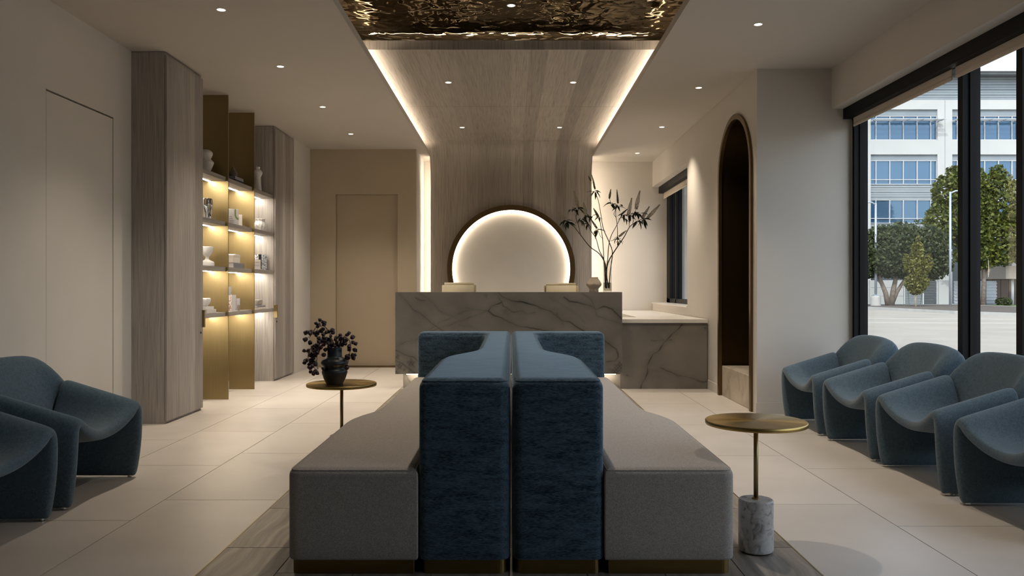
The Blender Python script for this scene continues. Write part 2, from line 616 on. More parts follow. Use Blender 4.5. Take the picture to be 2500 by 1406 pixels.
DARKSTONE = plain('dark_pear_stone', (0.13, 0.105, 0.08), 0.6, var=0.3, nscale=20)
BLACKV = plain('black_clay', (0.013, 0.016, 0.020), 0.42, var=0.2, nscale=14, bump=0.25, bscale=40)
PAPER = plain('paper_white', (0.70, 0.68, 0.68), 0.7)
PAPERC = plain('paper_cream', (0.70, 0.64, 0.58), 0.7)
GREYB = plain('grey_book', (0.23, 0.22, 0.25), 0.6)
DARKB = plain('black_book', (0.03, 0.03, 0.035), 0.6)
SANDV = plain('sand_stoneware', (0.50, 0.42, 0.33), 0.75, var=0.1, nscale=25)
LENS = emis('downlight_lens', (1.0, 0.86, 0.66), 9.0)
TRIMW = plain('downlight_trim', (0.72, 0.68, 0.62), 0.6)


# ================================================================= floor
floor = box('floor', -3.6, 3.30, -1.7, 12.7, -0.15, -0.004, GROUT)
tag(floor, kind='structure')


def tile_piece(name, x0, x1, y0, y1, mat, cache, gap=0.0022):
    w, d = round(x1 - x0, 3), round(y1 - y0, 3)
    if (w, d) not in cache:
        bm = bmesh.new()
        add_box(bm, -w / 2 + gap, w / 2 - gap, -d / 2 + gap, d / 2 - gap, -0.012, 0.0)
        me = bpy.data.meshes.new(name)
        bm.to_mesh(me); bm.free()
        me.materials.append(mat)
        cache[(w, d)] = me
    o = bpy.data.objects.new(name, cache[(w, d)])
    COL.objects.link(o)
    o.location = ((x0 + x1) / 2, (y0 + y1) / 2, 0)
    o.parent = floor
    return o


tcache, pcache = {}, {}
IX0, IX1, IY1 = -1.228, 1.212, 8.90
cols = [(-3.12, -3.032, 4.34 - 0.38), (-3.032, -2.432, 4.72), (-2.432, -1.83, 3.87), (-1.83, IX0, 4.245),
        (IX1, 1.812, 4.16), (1.812, 2.412, 3.78), (2.412, 3.02, 4.60)]
for (x0, x1, off) in cols:
    ymax = 12.4 if x1 < 2.0 else (7.14 if x1 > 2.2 else 12.4)
    if abs(x0 - 1.812) < 1e-6: ymax = 8.9
    y = off - 1.2 * 6
    while y < ymax:
        a, b = max(y, 1.0), min(y + 1.2, ymax)
        if b - a > 0.03:
            tile_piece('floor_tile', x0, x1, a, b, TILE, tcache)
        y += 1.2
for k in range(4):                                         # behind the desk
    x0 = IX0 + k * (IX1 - IX0) / 4
    x1 = x0 + (IX1 - IX0) / 4
    for (a, b) in ((IY1, 10.1), (10.1, 11.3), (11.3, 12.0)):
        tile_piece('floor_tile', x0, x1, a, b, TILE, tcache)
nc = 8
wI = (IX1 - IX0) / nc
for k in range(nc):
    off = 3.468 - 0.615 * 5 + (0.0 if k in (0, 7) else 0.3075 * (k % 2))
    y = off
    while y < IY1:
        a, b = max(y, 1.0), min(y + 0.615, IY1)
        if b - a > 0.03:
            tile_piece('plank_tile', IX0 + k * wI, IX0 + (k + 1) * wI, a, b, PLANK, pcache)
        y += 0.615
for x in (IX0, IX1):
    s = box('brass_strip', x - 0.003, x + 0.003, 1.0, 8.9, -0.01, 0.0012, BRASS, floor)

# ================================================================= ceiling
ZC, ZW, ZM = 3.06, 3.20, 3.315
ceil = empty('ceiling', (0, 0, ZC), kind='structure')
box('plaster_board', -3.6, -1.205, -1.7, 12.6, ZC, ZC + 0.03, CEILP, ceil)
box('plaster_board', 1.205, 3.30, -1.7, 12.6, ZC, ZC + 0.03, CEILP, ceil)
box('plaster_board', -1.205, 1.205, -1.7, 1.2, ZC, ZC + 0.03, CEILP, ceil)
box('plaster_board', -1.21, 1.21, 12.03, 12.6, ZC, ZC + 0.03, CEILP, ceil)
for s in (-1, 1):                                          # lip that hides the light strip
    box('cove_lip', s * 1.205, s * 1.222, 1.2, 11.85, ZC + 0.03, ZC + 0.062, CEILP, ceil)
    box('cove_side', s * 1.42, s * 1.45, 1.0, 12.0, ZC + 0.03, ZM + 0.1, CEILP, ceil)
roof = box('ceiling', -3.7, 3.45, -1.9, 12.8, 3.46, 3.6, CEILP)  # unseen roof slab above the ceiling, put in to keep the sun out
tag(roof, kind='structure')
box('cove_side', -1.45, 1.45, 1.1, 1.2, ZC + 0.03, ZM + 0.1, CEILP, ceil)
mir = box('mirror_panel', -1.42, 1.42, 1.2, 7.60, ZM, ZM + 0.02, MIRRORM, ceil)
mir['label'] = 'rippled bronze mirror ceiling panel'

# wood ribbon: ceiling boards, curve and wall; seams between boards
RB = 0.5
YW = 12.0


def ribbon(name, prof, hw, t=0.02, parent=None):
    """prof: list of (y, z, s) ; sheet of half width hw with uv = (x, s)"""
    bm = bmesh.new()
    uvl = bm.loops.layers.uv.new('UVMap')
    xs = np.linspace(-hw, hw, 9)
    rows, rowsb = [], []
    n = len(prof)
    for i, (y, z, s) in enumerate(prof):
        a, b = prof[max(i - 1, 0)], prof[min(i + 1, n - 1)]
        d = Vector((0, b[0] - a[0], b[1] - a[1])).normalized()
        nrm = Vector((0, -d.z, d.y))                       # away from the room
        rows.append([(bm.verts.new((x, y, z)), x, s) for x in xs])
        rowsb.append([(bm.verts.new((x, y + nrm.y * t, z + nrm.z * t)), x, s) for x in xs])

    def face(q):
        f = bm.faces.new([v[0] for v in q])
        for lp, v in zip(f.loops, q):
            lp[uvl].uv = (v[1], v[2])
    for i in range(n - 1):
        for k in range(len(xs) - 1):
            face((rows[i][k], rows[i][k + 1], rows[i + 1][k + 1], rows[i + 1][k]))
            face((rowsb[i][k], rowsb[i + 1][k], rowsb[i + 1][k + 1], rowsb[i][k + 1]))
    for i in range(n - 1):
        face((rows[i][0], rows[i + 1][0], rowsb[i + 1][0], rowsb[i][0]))
        face((rows[i][-1], rowsb[i][-1], rowsb[i + 1][-1], rows[i + 1][-1]))
    for k in range(len(xs) - 1):
        face((rows[0][k], rowsb[0][k], rowsb[0][k + 1], rows[0][k + 1]))
        face((rows[-1][k], rows[-1][k + 1], rowsb[-1][k + 1], rowsb[-1][k]))
    o = obj(name, bm, WOODUV, parent)
    return auto_smooth(o, 30)


g = 0.0035
ribbon('wood_panel', [(7.05, ZW, 0), (9.25 - g, ZW, 2.2)], 1.42, 0.02, ceil)
ribbon('wood_panel', [(9.25 + g, ZW, 2.2), (11.42 - g, ZW, 4.37)], 1.42, 0.02, ceil)
curve_hi, curve_lo = [(11.42 + g, ZW, 4.37)], []
for k in range(0, 25):
    th = PI / 2 * k / 24
    y = YW - RB + RB * math.sin(th)
    z = ZW - RB + RB * math.cos(th)
    s = 4.45 + RB * th
    (curve_hi if z > ZC + 0.002 else curve_lo).append((y, z, s))
thc = math.acos((ZC - (ZW - RB)) / RB)
mid = (YW - RB + RB * math.sin(thc), ZC, 4.45 + RB * thc)
ribbon('wood_panel', curve_hi + [mid], 1.42, 0.02, ceil)
sE = 4.45 + RB * PI / 2
woodwall = empty('wall_wood', (0, 12.0, 0), kind='structure')
ribbon('wood_panel', [mid] + curve_lo + [(YW, 1.0, sE + 1.7), (YW, 0.0, sE + 2.7)], 1.2, 0.03, woodwall)
# fascia: end of the wood ceiling below the mirror
bm = bmesh.new()
uvl = bm.loops.layers.uv.new('UVMap')
vs = add_box(bm, -1.42, 1.42, 7.035, 7.05, ZW, ZM - 0.035)
for f in bm.faces:
    for lp in f.loops:
        lp[uvl].uv = (lp.vert.co.x + 0.05, lp.vert.co.z + 3)
obj('fascia_board', bm, WOODUV, ceil)

# light strips of the coves
M_COVE = emis('led_cove', LEDC, LED_COVE)
M_WALLL = emis('led_wall', LEDC, LED_WALL)
M_RING = emis('led_ring', LEDC, LED_RING)
M_SHELF = emis('led_shelf', (1.0, 0.93, 0.80), LED_SHELF)
M_DESK = emis('led_desk', LEDC, LED_DESK)
for s in (-1, 1):
    st = box('led_strip', s * 1.275, s * 1.30, 1.3, 11.6, ZC + 0.032, ZC + 0.042, M_COVE, ceil)
    st['label'] = 'warm light strip in the ceiling cove'
st = box('led_strip', -1.25, 1.25, 7.10, 7.125, ZW + 0.05, ZW + 0.06, emis('led_fascia', LEDC, LED_COVE * 4.0), ceil)
box('cove_bounce_board', -1.42, 1.42, 7.052, 7.60, ZW + 0.021, ZW + 0.03, TRIMW, ceil)  # pale board added to bounce the strip's light into the mirror edge
box('cove_side', -1.42, 1.42, 7.60, 7.63, ZW + 0.021, ZM + 0.02, TRIMW, ceil)
for s in (-1, 1):                                          # strips behind both edges of the wood wall
    box('led_strip', s * 1.155, s * 1.185, 12.06, 12.075, 0.2, 3.0, M_WALLL, woodwall)

# ================================================================= walls
XL = -3.12
wl_ = empty('wall_left', (XL, 5, 0), kind='structure')
box('wall_panel', XL - 0.12, XL, 6.31 + 0.003, 10.45, 0, ZC, PAINT, wl_)
box('wall_panel', XL - 0.12, XL, 5.12, 5.397, 0, ZC, PAINT, wl_)
box('wall_panel', XL - 0.12, XL, 5.397, 6.313, 2.455, ZC, PAINT, wl_)
box('wall_panel', XL - 0.12, XL + 0.03, -1.6, 5.12, 0, ZC, PAINT, wl_)
box('wall_panel', XL - 0.12, -2.82, 10.45, 11.35, 0, ZC, PAINT, wl_)
box('backing', XL - 0.12, XL - 0.06, 5.39, 6.32, 0, 2.46, GAP, wl_)
d1 = box('door_1', XL - 0.05, XL - 0.002, 5.404, 6.306, 0.008, 2.443, PAINT, bev=0.002, seg=1)
tag(d1, kind='structure')
b1 = box('baseboard_left', XL, XL + 0.01, 7.39, 9.64, 0, 0.09, PAINT)
tag(b1, kind='structure')

YB = 11.29
wbk = empty('wall_back_left', (-2, YB, 0), kind='structure')
box('wall_panel', -2.82, -2.466, YB, YB + 0.1, 0, ZC, TAUPE, wbk)
box('wall_panel', -1.592, -1.334, YB, YB + 0.1, 0, ZC, TAUPE, wbk)
box('wall_panel', -2.466, -1.592, YB, YB + 0.1, 2.43, ZC, TAUPE, wbk)
box('return_panel', -1.45, -1.334, YB + 0.1, 12.45, 0, ZC, PAINT, wbk)
box('threshold', -2.466, -1.592, YB + 0.0, YB + 0.09, 0, 0.018, BRONZET, wbk)
box('backing', -2.6, -1.4, YB + 0.1, YB + 0.14, 0, 2.6, GAP, wbk)
d2 = box('door_2', -2.462, -1.596, YB + 0.065, YB + 0.10, 0.02, 2.426, TAUPE_DOOR)
tag(d2, kind='structure')

wb2 = box('wall_back', -1.45, 2.75, 12.42, 12.56, 0, ZC, PAINT)
tag(wb2, kind='structure')

XR = 2.18
wr = empty('wall_right', (XR, 9, 0), kind='structure')
AY0, AY1, AR = 7.262, 8.418, 0.578
AC = (AY0 + AY1) / 2
AZ = 2.795 - AR
YF = 7.14
# wall around the arch: polygon with an arched notch from the floor
poly = [(YF, 0), (AY0, 0), (AY0, AZ)]
for k in range(1, 24):
    a = PI - PI * k / 24
    poly.append((AC + AR * math.cos(a), AZ + AR * math.sin(a)))
poly += [(AY1, AZ), (AY1, 0), (9.96, 0), (9.96, ZC), (YF, ZC)]
obj('wall_panel', prism_bm(poly, XR, XR + 0.08, 'x'), PAINT, wr)
box('wall_panel', XR + 0.08, 2.60, 8.5, 9.96, 0, ZC, PAINT, wr)
box('wall_panel', XR, 2.60, 9.96, 12.42, 0, 0.875, PAINT, wr)
box('wall_panel', XR, 2.60, 9.96, 12.42, 2.67, ZC, PAINT, wr)
box('wall_panel', 2.72, 2.80, 7.2, 8.6, 0, ZC, PAINT, wr)
box('window_sill', XR - 0.012, 2.41, 9.96, 12.42, 0.875, 0.892, QUARTZ, wr)
b2 = box('baseboard_right', XR - 0.008, XR, 8.42, 8.91, 0, 0.10, PAINT)
tag(b2, kind='structure')
b3 = box('baseboard_front', 2.17, 3.02, YF - 0.008, YF, 0, 0.10, PAINT)
tag(b3, kind='structure')

wf = empty('wall_front_right', (2.6, YF, 0), kind='structure')
box('wall_panel', XR + 0.08, 3.02, YF, YF + 0.10, 0, ZC, PAINT, wf)
box('wall_panel', 3.02, 3.145, YF + 0.005, YF + 0.10, 0, ZC, PAINT, wf)

# arched niche: lining, back plate, trim ring and stone seat
niche = empty('arched_niche', (XR, AC, 0), 'tall arched niche lined in dark bronze in the right wall', 'niche')
ND = 0.52


def arch_pts(r, y0, y1, z0=0.0, n=28):
    c = (y0 + y1) / 2
    pts = [(y0, z0), (y0, AZ)]
    for k in range(1, n):
        a = PI - PI * k / n
        pts.append((c + r * math.cos(a), AZ + r * math.sin(a)))
    return pts + [(y1, AZ), (y1, z0)]


def arch_band(r_in, r_out, x0, x1):
    pi_ = arch_pts(r_in, AC - r_in, AC + r_in)
    po = arch_pts(r_out, AC - r_out, AC + r_out)
    secs = []
    for a, b in zip(pi_, po):
        secs.append([(x0, a[0], a[1]), (x1, a[0], a[1]), (x1, b[0], b[1]), (x0, b[0], b[1])])
    return loft_bm(secs)


auto_smooth(obj('lining', arch_band(AR - 0.006, AR - 0.001, XR + 0.001, XR + ND), BRONZE, niche), 30)
auto_smooth(obj('trim_ring', arch_band(AR - 0.045, AR + 0.004, XR - 0.022, XR + 0.012), BRONZET, niche), 30)
obj('back_plate', prism_bm(arch_pts(AR - 0.007, AC - AR + 0.007, AC + AR - 0.007), XR + ND - 0.02, XR + ND, 'x'), BRONZE, niche)
bench = box('niche_bench', XR + 0.0125, XR + ND - 0.022, AY0 + 0.05, AY1 - 0.05, 0, 0.31, BENCHST, bev=0.004, seg=1)
tag(bench, 'pale stone bench block inside the arched niche', 'bench')

# beam above the window wall
bm_ = box('trim_1', 2.84, 3.30, -1.6, YF, 2.705, ZC, PAINT)
tag(bm_, kind='structure')
rear = box('wall_rear', -3.6, 3.3, -1.75, -1.6, 0, ZC, plain('dark_rear_wall', (0.10, 0.085, 0.07), 0.7))
tag(rear, kind='structure')
wside = box('wall_window', 3.02, 3.30, -1.6, 0.3, 0, 2.705, PAINT)
tag(wside, kind='structure')

# ================================================================= window wall
XI, XO = 3.02, 3.14
win1 = empty('window_1', (XI, 5, 0), kind='structure')


def mullion(y0, y1, z0, z1, parent, xi=XI, xo=XO):
    m_ = box('mullion', xi, xo, y0, y1, z0, z1, DARKM, parent)
    # stepped profile
    box('glazing_bead', xi + 0.045, xo - 0.02, y0 - 0.012, y1 + 0.012, z0, z1, DARKM, parent)
    return m_


WZ0, WZ1 = 0.0, 2.705
ys = [YF - 0.055, 5.385, 4.755, 3.10, 1.45, 0.3]
for y in ys:
    mullion(y, y + 0.058, WZ0, WZ1, win1)
for i in range(len(ys) - 1):
    a, b = ys[i + 1] + 0.058, ys[i]
    box('rail', XI + 0.02, XO, a, b, 0.0, 0.09, DARKM, win1)
    box('rail', XI + 0.02, XO, a, b, 2.62, 2.705, DARKM, win1)
    box('pane', XI + 0.085, XI + 0.091, a, b, 0.09, 2.62, GLASS, win1)
bb = box('blind_cassette', 2.943, 3.008, 0.3, YF - 0.003, 2.612, 2.704, DARKM)
tag(bb, 'long black roller blind cassette above the big window', 'blind cassette')


def shade(y0, y1, x, z0, z1, label):
    t = empty('roller_shade', (x, (y0 + y1) / 2, z0), label, 'roller shade', 'roller shades of the windows')
    box('shade_cloth', x - 0.002, x + 0.002, y0, y1, z0 + 0.015, z1, SHADE, t)
    box('hem_bar', x - 0.006, x + 0.006, y0, y1, z0, z0 + 0.032, SHADE, t, bev=0.006)
    return t


shade(5.50, YF - 0.06, 3.013, 2.535, 2.705, 'raised beige roller shade over the wide window pane near the arch')
shade(0.4, 5.455, 3.013, 2.535, 2.705, 'raised beige roller shade over the panes nearest the camera')
ch = bmesh.new()
add_tube(ch, [(3.010, YF - 0.02, 2.6), (3.010, YF - 0.02, 0.6)], 0.004, segs=6)
add_tube(ch, [(3.010, YF - 0.035, 2.6), (3.010, YF - 0.035, 0.6)], 0.004, segs=6)
tag(obj('blind_chain', ch, plain('steel_chain', (0.4, 0.37, 0.33), 0.35, metal=1.0)),
    'thin metal bead chain of the blind hanging beside the big window', 'chain')

# small window behind the desk
win2 = empty('window_2', (2.4, 11, 0.9), kind='structure')
x0, x1 = 2.40, 2.49
for (a, b) in ((12.18, 12.418), (11.72, 11.775), (9.965, 10.05)):
    mullion(a, b, 0.895, 2.665, win2, x0, x1)
box('rail', x0, x1, 9.965, 12.418, 0.893, 0.955, DARKM, win2)
box('rail', x0, x1, 9.965, 12.418, 2.60, 2.668, DARKM, win2)
box('pane', x0 + 0.06, x0 + 0.066, 10.05, 11.72, 0.955, 2.60, GLASS, win2)
box('pane', x0 + 0.06, x0 + 0.066, 11.775, 12.18, 0.955, 2.60, GLASS, win2)
bb2 = box('blind_cassette', 2.275, 2.345, 9.97, 12.415, 2.57, 2.668, DARKM)
tag(bb2, 'short black blind cassette over the window behind the desk', 'blind cassette')
shade(9.99, 12.40, 2.354, 2.485, 2.60, 'raised pale roller shade on the small window behind the desk')

# ================================================================= downlights
lens_me = None


def downlight(x, y, z, label, group, watt, spread=96):
    t = empty('downlight', (x, y, z), label, 'downlight', group)
    ring = lathe_bm([(0.029, 0.0), (0.036, 0.0), (0.036, -0.003), (0.029, -0.003)], 24)
    ring.faces.ensure_lookup_table()
    bmesh.ops.delete(ring, geom=[f for f in ring.faces if len(f.verts) == 24], context='FACES_ONLY')
    bmesh.ops.holes_fill(ring, edges=[], sides=0)
    obj('trim', ring, TRIMW, t, world=False)
    obj('lens', lathe_bm([(0.0285, -0.0008), (0.0285, -0.002)], 24), LENS, t, world=False)
    ld = bpy.data.lights.new('lamp', 'SPOT')
    ld.energy = watt
    ld.color = WARM
    ld.spot_size = math.radians(spread)
    ld.spot_blend = 1.0
    ld.shadow_soft_size = 0.035
    lo = bpy.data.objects.new('lamp', ld)
    COL.objects.link(lo)
    lo.parent = t
    lo.location = (0, 0, -0.012)
    return t


ORD = ['nearest the camera', 'second from the camera', 'third from the camera', 'nearest the back wall']
for i, y in enumerate((5.618, 7.06, 8.64, 10.16)):
    downlight(-2.024, y, ZC, 'round recessed downlight in the left ceiling strip, ' + ORD[i], 'downlights of the left ceiling', DOWN_W)
for i, y in enumerate((5.93, 7.81, 9.72, 11.61)):
    downlight(1.82, y, ZC, 'round recessed downlight in the right ceiling strip, ' + ORD[i], 'downlights of the right ceiling', DOWN_W)
for (x, side) in ((-0.637, 'left'), (0.628, 'right')):
    for (y, o_) in ((8.158, 'front'), (10.45, 'rear')):
        downlight(x, y, ZW, 'small %s %s downlight set in the wood ceiling panel' % (o_, side), 'downlights of the wood ceiling', DOWN_WOOD_W)
downlight(0.0, 6.26, ZM, 'single downlight in the rippled mirror ceiling', 'downlights of the mirror ceiling', DOWN_W)
# the next lamps of each row, just above the picture
downlight(1.82, 4.05, ZC, 'right ceiling downlight over the right lounge chairs', 'downlights of the right ceiling', DOWN_W * 0.55)
downlight(0.0, 3.96, ZM, 'mirror ceiling downlight above the front of the sofas', 'downlights of the mirror ceiling', DOWN_W)
# ================================================================= round glowing wall niche
RC = (0.0, 0.0, 1.395)
ringT = empty('wall_ring', (0, YW, RC[2]), 'big bronze ring on the wood wall with a glowing pale disc', 'wall ring')


def ring_band(r0, r1, y0, y1, segs=96):
    secs = []
    for k in range(segs + 1):
        a = 2 * PI * k / segs
        c, s = math.cos(a), math.sin(a)
        secs.append([(RC[0] + r0 * c, y0, RC[2] + r0 * s), (RC[0] + r0 * c, y1, RC[2] + r0 * s),
                     (RC[0] + r1 * c, y1, RC[2] + r1 * s), (RC[0] + r1 * c, y0, RC[2] + r1 * s)])
    bm = loft_bm(secs, cap=False)
    bmesh.ops.remove_doubles(bm, verts=bm.verts, dist=1e-5)
    return bm


auto_smooth(obj('rim', ring_band(0.885, 0.948, 11.90, 11.998), BRONZET, ringT), 30)
auto_smooth(obj('rim_lip', ring_band(0.872, 0.885, 11.90, 11.925), BRONZET, ringT), 30)
db = lathe_bm([(0.884, 0), (0.884, 0.012)], 96)
bmesh.ops.rotate(db, verts=db.verts, cent=(0, 0, 0), matrix=Matrix.Rotation(-PI / 2, 3, 'X'))
bmesh.ops.translate(db, verts=db.verts, vec=(0, 11.985, RC[2]))
obj('disc', db, PLASTER, ringT)
auto_smooth(obj('led_strip', ring_band(0.872, 0.8845, 11.940, 11.965), M_RING, ringT), 30)

# ================================================================= left cabinets and shelving
XF = -2.845                                               # carcass front, the doors stand 18 mm proud


def cabinet(y0, y1, label, pull_end):
    t = empty('tall_cabinet', (-2.98, (y0 + y1) / 2, 0), label, 'cabinet', 'tall wooden cabinets on the left wall')
    box('body', XL + 0.001, XF - 0.003, y0, y1, 0.0, ZC - 0.004, WOODV, t)
    d = box('door', XF, XF + 0.018, y0 + 0.004, y1 - 0.004, 0.022, ZC - 0.03, WOODV, t, bev=0.0015, seg=1)
    yp = y1 - 0.014 if pull_end else y0 + 0.014
    pl = box('pull', XF - 0.004, XF + 0.040, yp - 0.012, yp + 0.012, 0.757, 0.915, BRASS, t, bev=0.002, seg=1)
    lk = lathe_bm([(0.009, 0), (0.009, 0.006), (0.006, 0.008)], 16)
    bmesh.ops.rotate(lk, verts=lk.verts, cent=(0, 0, 0), matrix=Matrix.Rotation(PI / 2, 3, 'Y'))
    yk = y1 - 0.06 if pull_end else y0 + 0.05
    bmesh.ops.translate(lk, verts=lk.verts, vec=(XF + 0.018, yk, 0.71))
    obj('lock', lk, plain('lock_metal', (0.10, 0.08, 0.07), 0.4, metal=1.0), t)
    return t


cabinet(6.61, 7.386, 'tall greige wood cabinet nearest the camera beside the flush door', True)
cabinet(9.65, 10.435, 'tall greige wood cabinet at the far end of the lit shelves', False)

unit = empty('shelving_unit', (-2.98, 8.5, 0), 'built-in lit shelves with brass dividers between the tall cabinets', 'shelving')
for y in (8.06, 8.875):
    box('divider_panel', XL + 0.001, -2.833, y - 0.003, y + 0.012, 0.0, ZC - 0.012, BRASS, unit)
SZ = [2.227, 1.777, 1.326, 0.875]
bays = [(7.387, 8.056), (8.073, 8.871), (8.888, 9.649)]
for zi in SZ:
    for (a, b) in bays:
        s = box('shelf', XL + 0.001, -2.857, a, b, zi - 0.042, zi, WOODY, unit)
        led = bmesh.new()
        add_box(led, -3.03, -3.012, a + 0.01, b - 0.005, zi - 0.0455, zi - 0.0425)
        lo = obj('led_strip', led, M_SHELF, s, world=True)

# ================================================================= reception desk
def seg_dist(P, a, b):
    a, b = np.array(a), np.array(b)
    d = b - a
    t = np.clip(((P - a) @ d) / max(1e-9, d @ d), 0, 1)
    return np.linalg.norm(P - (a + t[:, None] * d), axis=1)


def vein_panel(name, xa, xb, y, thick, za, zb, veins, blobs, mat, parent, step=0.005):
    """stone slab whose front carries vein values per vertex"""
    nx = int((xb - xa) / step) + 1
    nz = int((zb - za) / step) + 1
    X, Z = np.meshgrid(np.linspace(xa, xb, nx), np.linspace(za, zb, nz))
    P = np.stack([X.ravel(), Z.ravel()], 1)
    # wobble so veins look natural
    Q = P.copy()
    for k, (f, am) in enumerate(((14, .006), (37, .0035), (83, .0018))):
        Q[:, 0] += am * np.sin(f * P[:, 1] + 1.7 * k) * np.cos(f * 0.7 * P[:, 0] + k)
        Q[:, 1] += am * np.sin(f * 1.1 * P[:, 0] + 0.6 * k) * np.cos(f * 0.5 * P[:, 1] + 2 * k)
    val = np.zeros(len(P))
    for (pts, w, s) in veins:
        d = np.full(len(P), 9.0)
        for a, b in zip(pts[:-1], pts[1:]):
            d = np.minimum(d, seg_dist(Q, a, b))
        mod = 0.65 + 0.35 * np.sin(P[:, 0] * 23 + P[:, 1] * 31)
        val = np.maximum(val, s * (0.5 + 0.5 * mod) * np.exp(-(d / (w * (0.5 + 0.8 * mod))) ** 2))
        val = np.maximum(val, 0.22 * s * np.exp(-(d / (w * 6)) ** 2))
    for (c, r, s) in blobs:
        d = np.linalg.norm((Q - np.array(c)) * np.array([1, .9]), axis=1)
        rr = r * (1 + 0.25 * np.sin(np.arctan2(Q[:, 1] - c[1], Q[:, 0] - c[0]) * 5))
        val = np.maximum(val, s * np.clip(1.4 - d / rr, 0, 1) * (0.7 + 0.3 * np.sin(P[:, 0] * 180) * np.sin(P[:, 1] * 160)))
    n = len(P)
    verts = np.zeros((n + 4, 3))
    verts[:n, 0] = P[:, 0]; verts[:n, 1] = y; verts[:n, 2] = P[:, 1]
    verts[n:] = [(xa, y + thick, za), (xb, y + thick, za), (xb, y + thick, zb), (xa, y + thick, zb)]
    i = np.arange(nx * nz).reshape(nz, nx)
    faces = np.stack([i[:-1, :-1], i[:-1, 1:], i[1:, 1:], i[1:, :-1]], -1).reshape(-1, 4).tolist()
    faces += [[n, n + 3, n + 2, n + 1],
              [n, n + 1] + i[0, ::-1].tolist(), [n + 2, n + 3] + i[-1, :].tolist(),
              [n + 3, n] + i[:, 0].tolist(), [n + 1, n + 2] + i[::-1, -1].tolist()]
    me = bpy.data.meshes.new(name)
    me.from_pydata(verts.tolist(), [], faces)
    at = me.attributes.new('vein', 'FLOAT', 'POINT')
    at.data.foreach_set('value', np.concatenate([val, np.zeros(4)]).astype(np.float32))
    return link_mesh(name, me, mat, parent)


YD = 8.75


def cv(pts, ox, oy, s, D):
    out = []
    for (x, y) in pts:
        p = px(ox + x / s, oy + y / s, D)
        out.append((p.x, p.z))
    return out


K = (960, 700, 4.386, YD)
dv = [([(75, 85), (150, 160), (215, 240), (300, 290), (400, 380), (530, 470), (600, 560)], .0045, .75),
      ([(280, 70), (350, 120), (430, 180), (490, 250), (600, 300), (665, 335)], .004, .55),
      ([(1125, 65), (1160, 105), (1280, 150), (1400, 160), (1500, 200), (1620, 245), (1700, 265), (1750, 310), (1810, 360), (1870, 375),
        (1950, 420), (2040, 475), (2150, 560)], .0075, 1.0),
      ([(1165, 170), (1050, 215), (1020, 255), (1080, 310), (1140, 330), (1260, 390), (1340, 420), (1500, 445), (1690, 480), (1800, 540)], .006, .9),
      ([(1125, 120), (1165, 170), (1180, 215), (1230, 240), (1280, 270), (1370, 250), (1430, 285), (1520, 280)], .005, .6),
      ([(1000, 245), (880, 245), (780, 265), (650, 310), (500, 380), (400, 450), (330, 480)], .004, .45),
      ([(1010, 250), (900, 300), (750, 360), (620, 400), (480, 450), (380, 480), (200, 600)], .0045, .5),
      ([(780, 230), (870, 240)], .005, .6), ([(240, 120), (290, 150), (340, 150)], .006, .6),
      ([(1830, 110), (1900, 160), (2000, 180), (2100, 195), (2165, 235), (2250, 210), (2340, 240), (2390, 290), (2450, 350)], .0065, .95),
      ([(2030, 80), (2110, 130), (2165, 235), (2190, 310), (2260, 330), (2340, 370), (2430, 390)], .005, .65),
      ([(1670, 115), (1760, 150), (1900, 250), (2000, 330), (2050, 390)], .004, .4),
      ([(20, 675), (80, 710), (150, 740), (230, 765), (330, 830)], .008, .95),
      ([(20, 645), (120, 600), (230, 570), (330, 500)], .004, .5),
      ([(2230, 560), (2270, 590), (2340, 630), (2390, 665), (2410, 750), (2380, 790), (2290, 800)], .007, .85),
      ([(20, 790), (90, 820), (140, 860), (200, 900), (240, 930)], .006, .7),
      ([(1800, 360), (1815, 400)], .006, .7), ([(700, 410), (820, 425), (910, 470)], .004, .35)]
dv = [(cv(p, *K), w, s) for (p, w, s) in dv]
dbl = [((40, 750), .030, .8), ((65, 850), .035, .8), ((195, 820), .045, .8), ((185, 890), .028, .7), ((2420, 850), .05, .8),
       ((2385, 910), .06, .8), ((1200, 270), .04, .35), ((1755, 295), .022, .6), ((990, 95), .02, .4), ((40, 920), .03, .7), ((120, 885), .02, .6)]
dbl = [(cv([c], *K)[0], r, s) for (c, r, s) in dbl]
DX0, DX1, DZ0, DZ1 = -1.260, 1.207, 0.18, 1.071
desk = empty('reception_desk', (0, 8.95, 0), 'reception desk with floating veined grey stone front and lit base', 'desk')
vein_panel('front_panel', DX0, DX1, YD, 0.03, DZ0, DZ1 - 0.0, dv, dbl, DESKST, desk)
box('ledge', DX0, DX1, YD + 0.03, 9.18, DZ1 - 0.03, DZ1 - 0.0005, DESKST, desk)
box('side_panel', DX0, DX0 + 0.03, YD + 0.03, 9.18, DZ0, DZ1 - 0.031, DESKST, desk)
box('side_panel', DX1 - 0.03, DX1, YD + 0.03, 9.18, DZ0, DZ1 - 0.031, DESKST, desk)
vein_panel('base_panel', -1.195, 1.207, 8.91, 0.03, 0.0, DZ0, [([(-1.17, .16), (-1.10, .06), (-1.05, 0)], .006, .6),
                                                        ([(1.15, .05), (1.2, .02)], .006, .6)], [], DESKST2, desk)
box('base_side', -1.195, -1.165, 8.94, 9.16, 0.0, DZ0, DESKST2, desk)
box('led_strip', -1.15, 1.15, 8.84, 8.86, DZ0 - 0.012, DZ0 - 0.004, M_DESK, desk)
box('base_top', -1.25, 1.20, 8.79, 9.16, DZ0 - 0.004, DZ0 + 0.02, DESKST2, desk)
box('work_surface', -1.22, 1.17, 9.05, 9.65, 0.715, 0.745, QUARTZ, desk)
box('work_leg', -1.22, -1.18, 9.15, 9.62, 0.0, 0.715, QUARTZ, desk)

